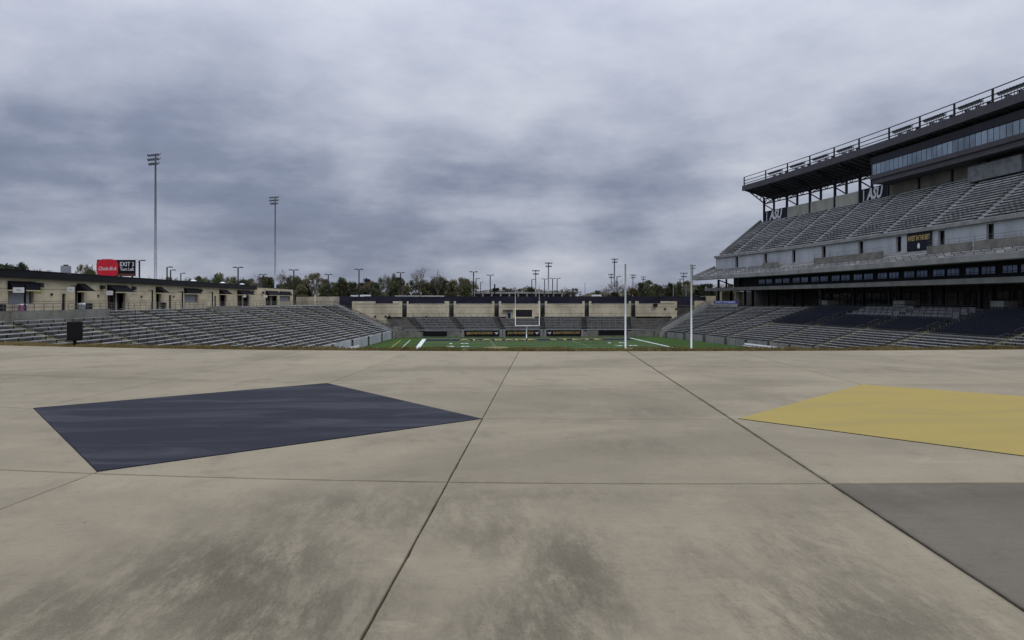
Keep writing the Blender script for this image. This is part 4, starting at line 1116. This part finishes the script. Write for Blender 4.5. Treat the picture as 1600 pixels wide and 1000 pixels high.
# ------------------------------------------------------------------ light masts
def mast(px, pyt, d, nb, width, label, lum=6, rot=.35, r0=.33, rt=.16, grp=None, gz=G, dark=False):
    b = at(px, pyt, d); h = b.z-gz; t = thing('light_mast', label, 'floodlight mast', (b.x,b.y,gz), group=grp)
    m = MB(); m.tube([(0,0,0),(0,0,h*.5),(0,0,h)], r0, 10, r1=rt); m.build('pole', M['galv'], t, smooth=True)
    R = Matrix.Rotation(rot, 3, 'Z'); lm = None
    for k in range(nb):
        z = h-.2-k*width*(.27 if lum > 4 else .40); w = width/2*(1 if k < nb-1 else .8)
        m = MB(); m.beam(R@Vector((-w,-.2,z)), R@Vector((w,-.2,z)), .16, .14); m.build('crossarm', M['galv'], t)
        for q in range(lum):
            c = R@Vector((-w+2*w*(q+.5)/lum,-.3,z-.05)); s = width/lum*(.55 if lum > 4 else .42)
            if lm is None:
                l = MB(); l.tube([R@Vector((0,.35,.22)), R@Vector((0,-s*.9,-s*.5))], s*.5, 7, r1=s); lm = l.mesh('luminaire', M['galv'])
            link('luminaire', lm, t, c)
    return t
mast(243,240,150,3,3.4,'tall grey floodlight mast rising behind the concession building, nearer of two', rot=-.5)
mast(430,306.5,215,3,3.5,'tall grey floodlight mast behind the end of the concession building, farther of two', rot=-.5)
for px_, py_, w, lab in ((857,410,5,'distant floodlight mast right of the far goal, tallest there'),(837,422,5,'distant floodlight mast just left of the tallest one by the far goal'),(960,404,4.5,'distant floodlight mast left of the near upright'),(955,428,4.5,'short distant mast beside the tall one left of the near upright'),
    (989,429,4,'distant floodlight mast over the trees right of the near upright'),(1068,426,5,'distant floodlight mast left of the second near upright'),(1082,414,4,'distant floodlight mast behind the second near upright'),(1005,432,3.5,'faint short mast above the green trees')):
    d = 20.5*FPX/(HOR-py_); mast(px_, py_, min(d, 560), 2, w*min(d,560)/450, lab, lum=4, r0=.45, rt=.28, rot=.1, grp='distant floodlight masts beyond the far fence')
def street(px, pyt, kind, label, d=None):
    off = HOR-pyt; d = d or max(205 if px > 460 else 175, 7.7*FPX/off); b = at(px, pyt, d); h = b.z-G
    t = thing('parking_lamp', label, 'lamp post', (b.x,b.y,G), group='parking lot lamps behind the stadium')
    m = MB(); m.tube([(0,0,0),(0,0,h)], .16, 7); m.build('pole', M['steel'], t)
    if kind == 'T':
        m = MB(); m.beam((-1.0,0,h),(1.0,0,h),.1,.1); m.build('arm', M['steel'], t)
        for s in (-1,1): m = MB(); m.box(s*.75-.42,s*.75+.42,-.3,.3,h-.06,h+.16); m.build('lamp_head', M['steel'], t)
    else:
        m = MB(); m.beam((0,0,h),(.9,0,h),.12,.12); m.build('arm', M['steel'], t); m = MB(); m.box(.4,1.3,-.25,.25,h-.08,h+.14); m.build('lamp_head', M['steel'], t)
for px_, py_, kd, lab in ((218,407,'S','single arm lamp between the billboard and the near floodlight mast'),(261,417.5,'S','single arm lamp right of the near floodlight mast, taller of a pair'),(266.5,422,'S','single arm lamp right of the near floodlight mast, shorter of a pair'),(282.5,427,'S','small single arm lamp before the dark trees'),
    (372,418,'T','double head lamp over the black eaves'),(411,429,'T','short double head lamp left of the far mast'),(459,422,'T','double head lamp right of the far mast'),(513,429,'T','double head lamp above the low tan wall'),(561,421,'T','double head lamp above the left end of the black fence'),
    (626,426,'T','double head lamp left of the tall bare trees'),(740,425,'T','double head lamp right of the tall bare trees'),(744,435,'S','lower lamp close behind the double head lamp by the bare trees'),(751,441,'S','smallest single lamp by the bare trees'),(766,430,'T','double head lamp in the gap before the far goal'),
    (831,436.5,'S','single lamp just left of the pale low building columns'),(851,436,'T','first of three dark lamps right of the far goal'),(863.5,435,'T','middle of three dark lamps right of the far goal'),(870.5,435,'S','last of three dark lamps right of the far goal'),(1062.5,436,'S','dark lamp left of the second near upright'),(964,432,'S','dark lamp beside the near upright')):
    street(px_, py_, kd, lab)
for px_, y0, lab in ((1052,442,'pale flagpole among trees, left one'),(1072,443,'pale flagpole among trees, right one'),(914,441,'thin distant pole in the gap right of the far goal')):
    b = at(px_, y0, 230); m = MB(); m.tube([(0,0,0),(0,0,b.z-G)], .12, 6, r1=.07); o = m.build('flagpole', M['galv'], None, loc=(b.x,b.y,G)); tag(o, lab, 'pole')
b = at(773,444,205); m = MB(); m.tube([(0,0,0),(0,0,b.z-G)], .2, 7); tag(m.build('timber_pole', M['black'], None, loc=(b.x,b.y,G)), 'stout black pole behind the fence left of the far goal', 'pole')

# ------------------------------------------------------------------ billboard
D = 281; a, b = at(152,406,D), at(211,431.5,D); c = (a+b)/2; w = (b-a).length/2; w = (211-152)/FPX*D/2; h = (a.z-b.z)/2
t = thing('billboard', 'roadside billboard with a red rounded logo and EXIT 3 Turn Left lettering', 'billboard', (c.x,c.y,c.z), -YAW*0-.0)
t.rotation_euler = (0,0,-math.atan2(c.x,c.y)*.0-YAW)
m = MB(); m.box(-w,w,0,.5,-h,h); m.build('panel', M['black'], t)
m = MB(); m.box(-w*.1,w*.98,-.06,-.003,-h*.98,-h*.70); m.build('bottom_strip', M['brown'], t)
m = MB(); pts = []
for k in range(24):
    an = k*math.pi*2/24; sx = abs(math.cos(an))**.6*(1 if math.cos(an) > 0 else -1); sz = abs(math.sin(an))**.6*(1 if math.sin(an) > 0 else -1)
    pts.append((-w*.46+sx*w*.58, 0, .05+sz*h*1.08))
m.hexa([(x,-.12,z) for x,_,z in pts], [(x,-.01,z) for x,_,z in pts]); m.build('red_logo', M['red'], t)
o = text('logo_lettering', 'Chick-fil-A', 2.0, M['print'], (-w*.46,-.16,-.3), RY, t, extr=.02, bold=.02, shear=.2); wd = max(v.co.x for v in o.data.vertices)-min(v.co.x for v in o.data.vertices); o.scale = (w*.95/wd,1,1)
for s, zz, sz in (('EXIT 3',h*.44,2.35),('Turn Left',-h*.16,1.75)):
    o = text('lettering', s, sz, M['print'], (w*.58,-.1,zz), RY, t, extr=.02, bold=.03); wd = max(v.co.x for v in o.data.vertices)-min(v.co.x for v in o.data.vertices); o.scale = (w*.74/wd,1,1)
for s in (-.6,.2,.8): m = MB(); m.beam((s*w,.8,-h),(s*w,.8,G-c.z),.5,.5); m.build('post', M['steel'], t)
m = MB(); 
for k in range(7): m.beam((w,.2,-h+2*h*k/6),(w+1.3,.2,-h+2*h*k/6),.12)
m.beam((w+1.3,.2,-h),(w+1.3,.2,h),.12); m.build('side_ladder', M['galv'], t)

# ------------------------------------------------------------------ pale low building, vehicles
t = thing('pale_building', 'long pale low building with columns seen beyond the black fence', 'building'); D = 400
a, b = at(738,456,D), at(905,456,D); zr = a.z
m = MB(); m.box(a.x,b.x,a.y,a.y+12,zr-1.0,zr); m.build('roof_edge', M['wallconc'], t)
m = MB(); m.box(a.x+1,b.x-1,a.y+3,a.y+11,G,zr-1); m.build('wall', M['riser'], t)
for k in range(12):
    x = a.x+(b.x-a.x)*(k+.2)/12; m = MB(); m.box(x-.4,x+.4,a.y+.2,a.y+1,G,zr-1.0); m.build('column', M['wallconc'], t)
def vehicle(px0, px1, pyt, d, label, kind='van'):
    a, b = at(px0,pyt,d), at(px1,pyt,d); L = b.x-a.x; h = a.z-G
    t = thing('parked_'+kind, label, kind, ((a.x+b.x)/2,a.y,G))
    m = MB(); hl = L/2
    pr = [(-hl,.45),(-hl,h*.9),(-hl+.15,h),(hl*.62,h),(hl*.8,h*.6),(hl,h*.5),(hl,.45)] if kind == 'van' else [(-hl,.9),(-hl,h),(hl,h),(hl,.9)]
    m.hexa([(x,-1,z) for x,z in pr], [(x,1,z) for x,z in pr]); m.build('body', M['van'], t)
    for x in (-hl*.65, hl*.65):
        for y in (-.9,.9): m = MB(); m.tube([(x,y-.12,.42),(x,y+.12,.42)], .42, 10); m.build('wheel', M['black'], t)
    m = MB(); m.box(-hl*.5,hl*.5,-1.03,-1.003,h*.55,h*.82); m.build('window', M['glass'], t)
vehicle(548,562,461.3,205,'white van roof showing over the left end of the black fence')
vehicle(563,582,460.6,205,'white van beside another at the left end of the black fence')
vehicle(618,655,462,204,'long white trailer top above the black fence, left one','trailer')
vehicle(657,694,462,204,'long white trailer top above the black fence, right one','trailer')
vehicle(925,942,460.5,240,'white van above the fence in the gap left of the near upright')

# ------------------------------------------------------------------ trees
def leafy(seed, mt, H=10.0, W=4.2, nclump=60, nleaf=95, base=.08, shape='round'):
    rnd = random.Random(seed); lf = MB(); tr = MB()
    tr.tube([(0,0,0),(rnd.uniform(-.2,.2),0,H*.35),(0,0,H*.62)], .28, 7, r1=.12)
    for k in range(nclump):
        u = rnd.random(); zz = H*(base+(1-base)*u)
        env = math.sin(math.pi*min(1, .30+u*.66))**.6 if shape == 'round' else (1-u)**.7*.9+.12
        a = rnd.uniform(0,6.283); r = W*env*math.sqrt(rnd.random())*rnd.uniform(.7,1.0)
        c = Vector((r*math.cos(a), r*math.sin(a), zz*.96)); cs = rnd.uniform(.55,1.15)*W*.26
        if k % 3 == 0: tr.tube([(0,0,max(H*.2,zz*.55)), c], .09, 4, r1=.03)
        for _ in range(nleaf):
            dv = Vector((rnd.gauss(0,1),rnd.gauss(0,1),rnd.gauss(0,.8))); dv = dv.normalized()*cs*rnd.random()**.4; p = c+dv
            s = rnd.uniform(.12,.30); x = Vector((rnd.gauss(0,1),rnd.gauss(0,1),rnd.gauss(0,1))).normalized(); y = x.orthogonal().normalized()
            lf.poly([p-x*s, p+y*s*.7, p+x*s, p-y*s*.7])
    return lf.mesh('crown', mt), tr.mesh('trunk', M['bark'])
def bare(seed, H=10.0, W=4.0, leafm=None):
    rnd = random.Random(seed); br = MB(); tw_ = MB(); lf = MB()
    br.tube([(0,0,0),(0,0,H*.3)], .22, 7, r1=.17)
    def grow(p, dv, L, r, lev):
        q = p+dv*L; (br if lev < 3 else tw_).tube([p, p.lerp(q,.5)+Vector((rnd.uniform(-.08,.08),rnd.uniform(-.08,.08),0))*L, q], r, 4 if lev < 3 else 3, r1=r*.6)
        if lev == 5: return
        for _ in range(3 if lev < 4 else 4):
            nd = (dv+Vector((rnd.gauss(0,.55),rnd.gauss(0,.55),rnd.gauss(.06,.35)))).normalized()
            grow(p.lerp(q, rnd.uniform(.6,1)), nd, L*rnd.uniform(.6,.8), max(r*.6,.022), lev+1)
        if leafm and lev >= 3:
            for _ in range(14):
                c = q+Vector((rnd.gauss(0,.25),rnd.gauss(0,.25),rnd.gauss(0,.25))); s = rnd.uniform(.08,.2); x = Vector((rnd.gauss(0,1),rnd.gauss(0,1),rnd.gauss(0,1))).normalized(); y = x.orthogonal()
                lf.poly([c-x*s, c+y*s, c+x*s])
    for k in range(4):
        a = k*1.57+rnd.random(); grow(Vector((0,0,H*rnd.uniform(.2,.3))), Vector((math.cos(a)*.5,math.sin(a)*.5,.9)).normalized(), H*.24, .13, 1)
    twm = tw_.mesh('twigs', M['twig']); out = [('branches', br.mesh('branches', M['bark'])), ('twigs', twm)]
    if leafm: out.append(('leaves', lf.mesh('leaves', leafm)))
    return out
def extent(mes):
    zs = [v.co.z for m_ in mes for v in m_.vertices]; xs_ = [v.co.x for m_ in mes for v in m_.vertices]; return max(zs), (max(xs_)-min(xs_))/2
LIB = {}
for key, mt, sh, W in (('dark',M['leafdk'],'round',4.4),('olive',M['leafol'],'round',4.6),('green',M['leafgr'],'round',4.2),('dark2',M['leafdk'],'cone',3.8),('green2',M['leafgr'],'round',5.0)):
    c, tr = leafy(hash(key) % 97 if False else {'dark':3,'olive':11,'green':19,'dark2':27,'green2':31}[key], mt, W=W, shape=sh); LIB[key] = [('crown',c),('trunk',tr)]
LIB['bare'] = bare(5); LIB['bare2'] = bare(14); LIB['half'] = bare(23, leafm=M['leafol']); LIB['half2'] = bare(37, leafm=M['leafgr'])
EXT = {k: extent([m_ for _, m_ in v]) for k, v in LIB.items()}
desc = {'dark':'dark evergreen tree','dark2':'dark pointed evergreen','olive':'olive bushy tree','green':'green bushy tree','green2':'broad green tree','bare':'bare branched tree','bare2':'bare grey tree','half':'half bare olive tree','half2':'half bare green tree'}
trees = [ # px, top, halfwidth px, kind, depth, where
 (5,410,17,'dark',150,'at the left edge above the black eaves'),(36,408,15,'dark',160,'second at the left above the black eaves'),(20,413,13,'dark2',175,'between the two leftmost evergreens'),(58,418,13,'half2',170,'low beside the leftmost evergreens'),(72,421,9,'bare',180,'small, left of the rooftop unit'),
 (130,409,14,'half',260,'left of the billboard'),(141,417,13,'olive',250,'at the left foot of the billboard'),(157,404,11,'dark',330,'peeking over the billboard'),
 (232,430,16,'bare2',300,'around the foot of the near floodlight mast'),(262,431,14,'bare',320,'behind the pair of single lamps'),(293,431,14,'bare2',300,'left of the dark clump over the eaves'),
 (312,430,17,'dark',260,'over the eaves left of the rounded green one'),(340,424,15,'green',250,'rounded, over the middle of the eaves'),(357,430,11,'half',260,'right of the rounded green one'),(382,436,15,'dark',270,'low, right of the first double lamp'),(403,426,10,'bare',260,'slim, left of the short double lamp'),
 (425,436,14,'dark2',290,'low behind the far mast'),(443,418,15,'bare2',250,'tall, just right of the far mast'),(457,428,13,'half2',250,'behind the double lamp by the far mast'),(474,438,14,'dark',260,'above the far corner of the concession building'),(488,424,17,'half',250,'broad topped above the low tan wall'),(470,443,12,'olive',235,'low behind the low tan wall'),
 (512,440,14,'green',240,'low, above the low tan wall'),(535,434,15,'olive',255,'left of the double lamp at the fence end'),(552,440,14,'dark',240,'behind the white vans'),(573,434,15,'dark2',260,'right of the double lamp at the fence end'),(588,440,14,'dark',235,'dense behind the fence, left of the tall pair'),(605,424,13,'half2',250,'tall and airy before the gap'),(616,436,9,'dark',255,'narrow left of the gap lamp'),
 (634,444,12,'olive',240,'low under the gap lamp'),(656,416,14,'bare',235,'tallest of the bare pair'),(684,420,15,'bare2',235,'second of the tall bare pair'),(660,438,17,'olive',240,'bushy at the foot of the tall bare pair'),(686,432,17,'green2',245,'bushy right below the tall bare pair'),(708,435,13,'olive',250,'right shoulder of the tree clump'),(722,431,12,'half',245,'airy at the right end of the tree clump'),(730,445,10,'green',240,'low at the right end of the tree clump'),
 (775,449,14,'dark',520,'far low, left of the goal'),(800,447,16,'half2',540,'far low, behind the far goal'),(828,449,15,'dark2',540,'far low, right of the far goal upright'),(850,451,14,'bare',500,'far low behind the three dark lamps'),(884,447,13,'bare2',300,'brownish twiggy, right of the three dark lamps'),(897,449,12,'half',290,'twiggy beyond the pale building end'),
 (934,453,12,'dark',420,'far low in the gap'),(947,446,12,'bare2',330,'left of the distant mast'),(963,436,13,'bare',300,'tall wiry behind the distant mast'),(975,443,11,'bare2',300,'wiry behind the near upright'),(960,455,12,'olive',240,'brown green low left of the near upright'),(990,449,13,'olive',240,'olive low right of the near upright'),
 (1003,440,12,'dark',260,'left of the big green tree'),(1014,437,13,'green2',255,'big, in the middle of the right clump'),(1034,441,12,'half2',255,'airy, right of the big green tree'),(1047,440,12,'green',265,'left of the pale flagpoles'),(1062,439,12,'dark',270,'between the pale flagpoles'),(1074,443,10,'half',260,'left of the second near upright'),(1092,446,11,'dark2',280,'right of the second near upright'),(1108,442,12,'dark',290,'under the club deck corner'),(1124,446,12,'green',300,'seen through the open bay of the tower'),(1141,443,10,'dark',300,'second seen through the open bay of the tower'),
]
under = ['behind the low tan wall','behind the fence by the white vans','below the tall bare pair','near the olive bushes','by the pale building','beyond the tower corner']
rl = random.Random(4)
for i in range(84):
    px_ = 236+i*11+rl.uniform(-5,5)
    if 735 < px_ < 985: continue
    trees.append((px_, 0, rl.uniform(11,16), rl.choice(('dark','olive','olive','half','half2','bare','green','bare2')), rl.uniform(255,310), 'low filler of the wood edge, number'))
seen = {}
for px_, py_, hw, kd, d, where in trees:
    if py_ == 0:
        py_ = (434 if px_ < 735 else 442)+rl.uniform(-5,7); where = 'low in wood edge %s' % ('left of the far mast' if px_ < 430 else 'near the white vans' if px_ < 560 else 'under the bare trees' if px_ < 740 else 'behind the near uprights')
        kk = (kd, where); seen[kk] = seen.get(kk, 0)+1; where = ['first','second','third','fourth','fifth','sixth','seventh','eighth','ninth','tenth','eleventh','twelfth'][seen[kk]-1]+' '+where
    if px_ < 80: hw *= 1.5
    b = at(px_, py_, d); H = b.z-G; W = hw/FPX*d; ez, ex = EXT[kd]
    t = thing({'dark':'evergreen_tree','dark2':'evergreen_tree','olive':'broadleaf_tree','green':'broadleaf_tree','green2':'broadleaf_tree'}.get(kd,'bare_tree'), desc[kd]+' '+where, 'tree', (b.x,b.y,G-.05), random.uniform(0,6.28), group='trees beyond the stadium')
    t.scale = (W/ex*1.08, W/ex*1.08, H/ez)
    for nm_, me in LIB[kd]: link(nm_, me, t)
# distant tree line all round the horizon
wd_ = MB(); rnd = random.Random(9)
for k in range(36000):
    a = rnd.uniform(-.75,.75); R_ = rnd.uniform(560,640); hh = 8.0+2.0*math.sin(a*23)+1.6*math.sin(a*61+1)+1.2*math.sin(a*140)
    z = G+rnd.random()**.7*hh; z = min(z, G+hh)
    c = Vector((R_*math.sin(a), R_*math.cos(a), z)); s = rnd.uniform(.4,1.0); x = Vector((rnd.gauss(0,1),rnd.gauss(0,1),rnd.gauss(0,1))).normalized(); y = x.orthogonal().normalized()
    wd_.poly([c-x*s, c+y*s*.7, c+x*s, c-y*s*.7])
stuff(tag(wd_.build('far_woods', M['leafol']), 'distant dark wood line along the horizon behind the stadium', 'woods'))
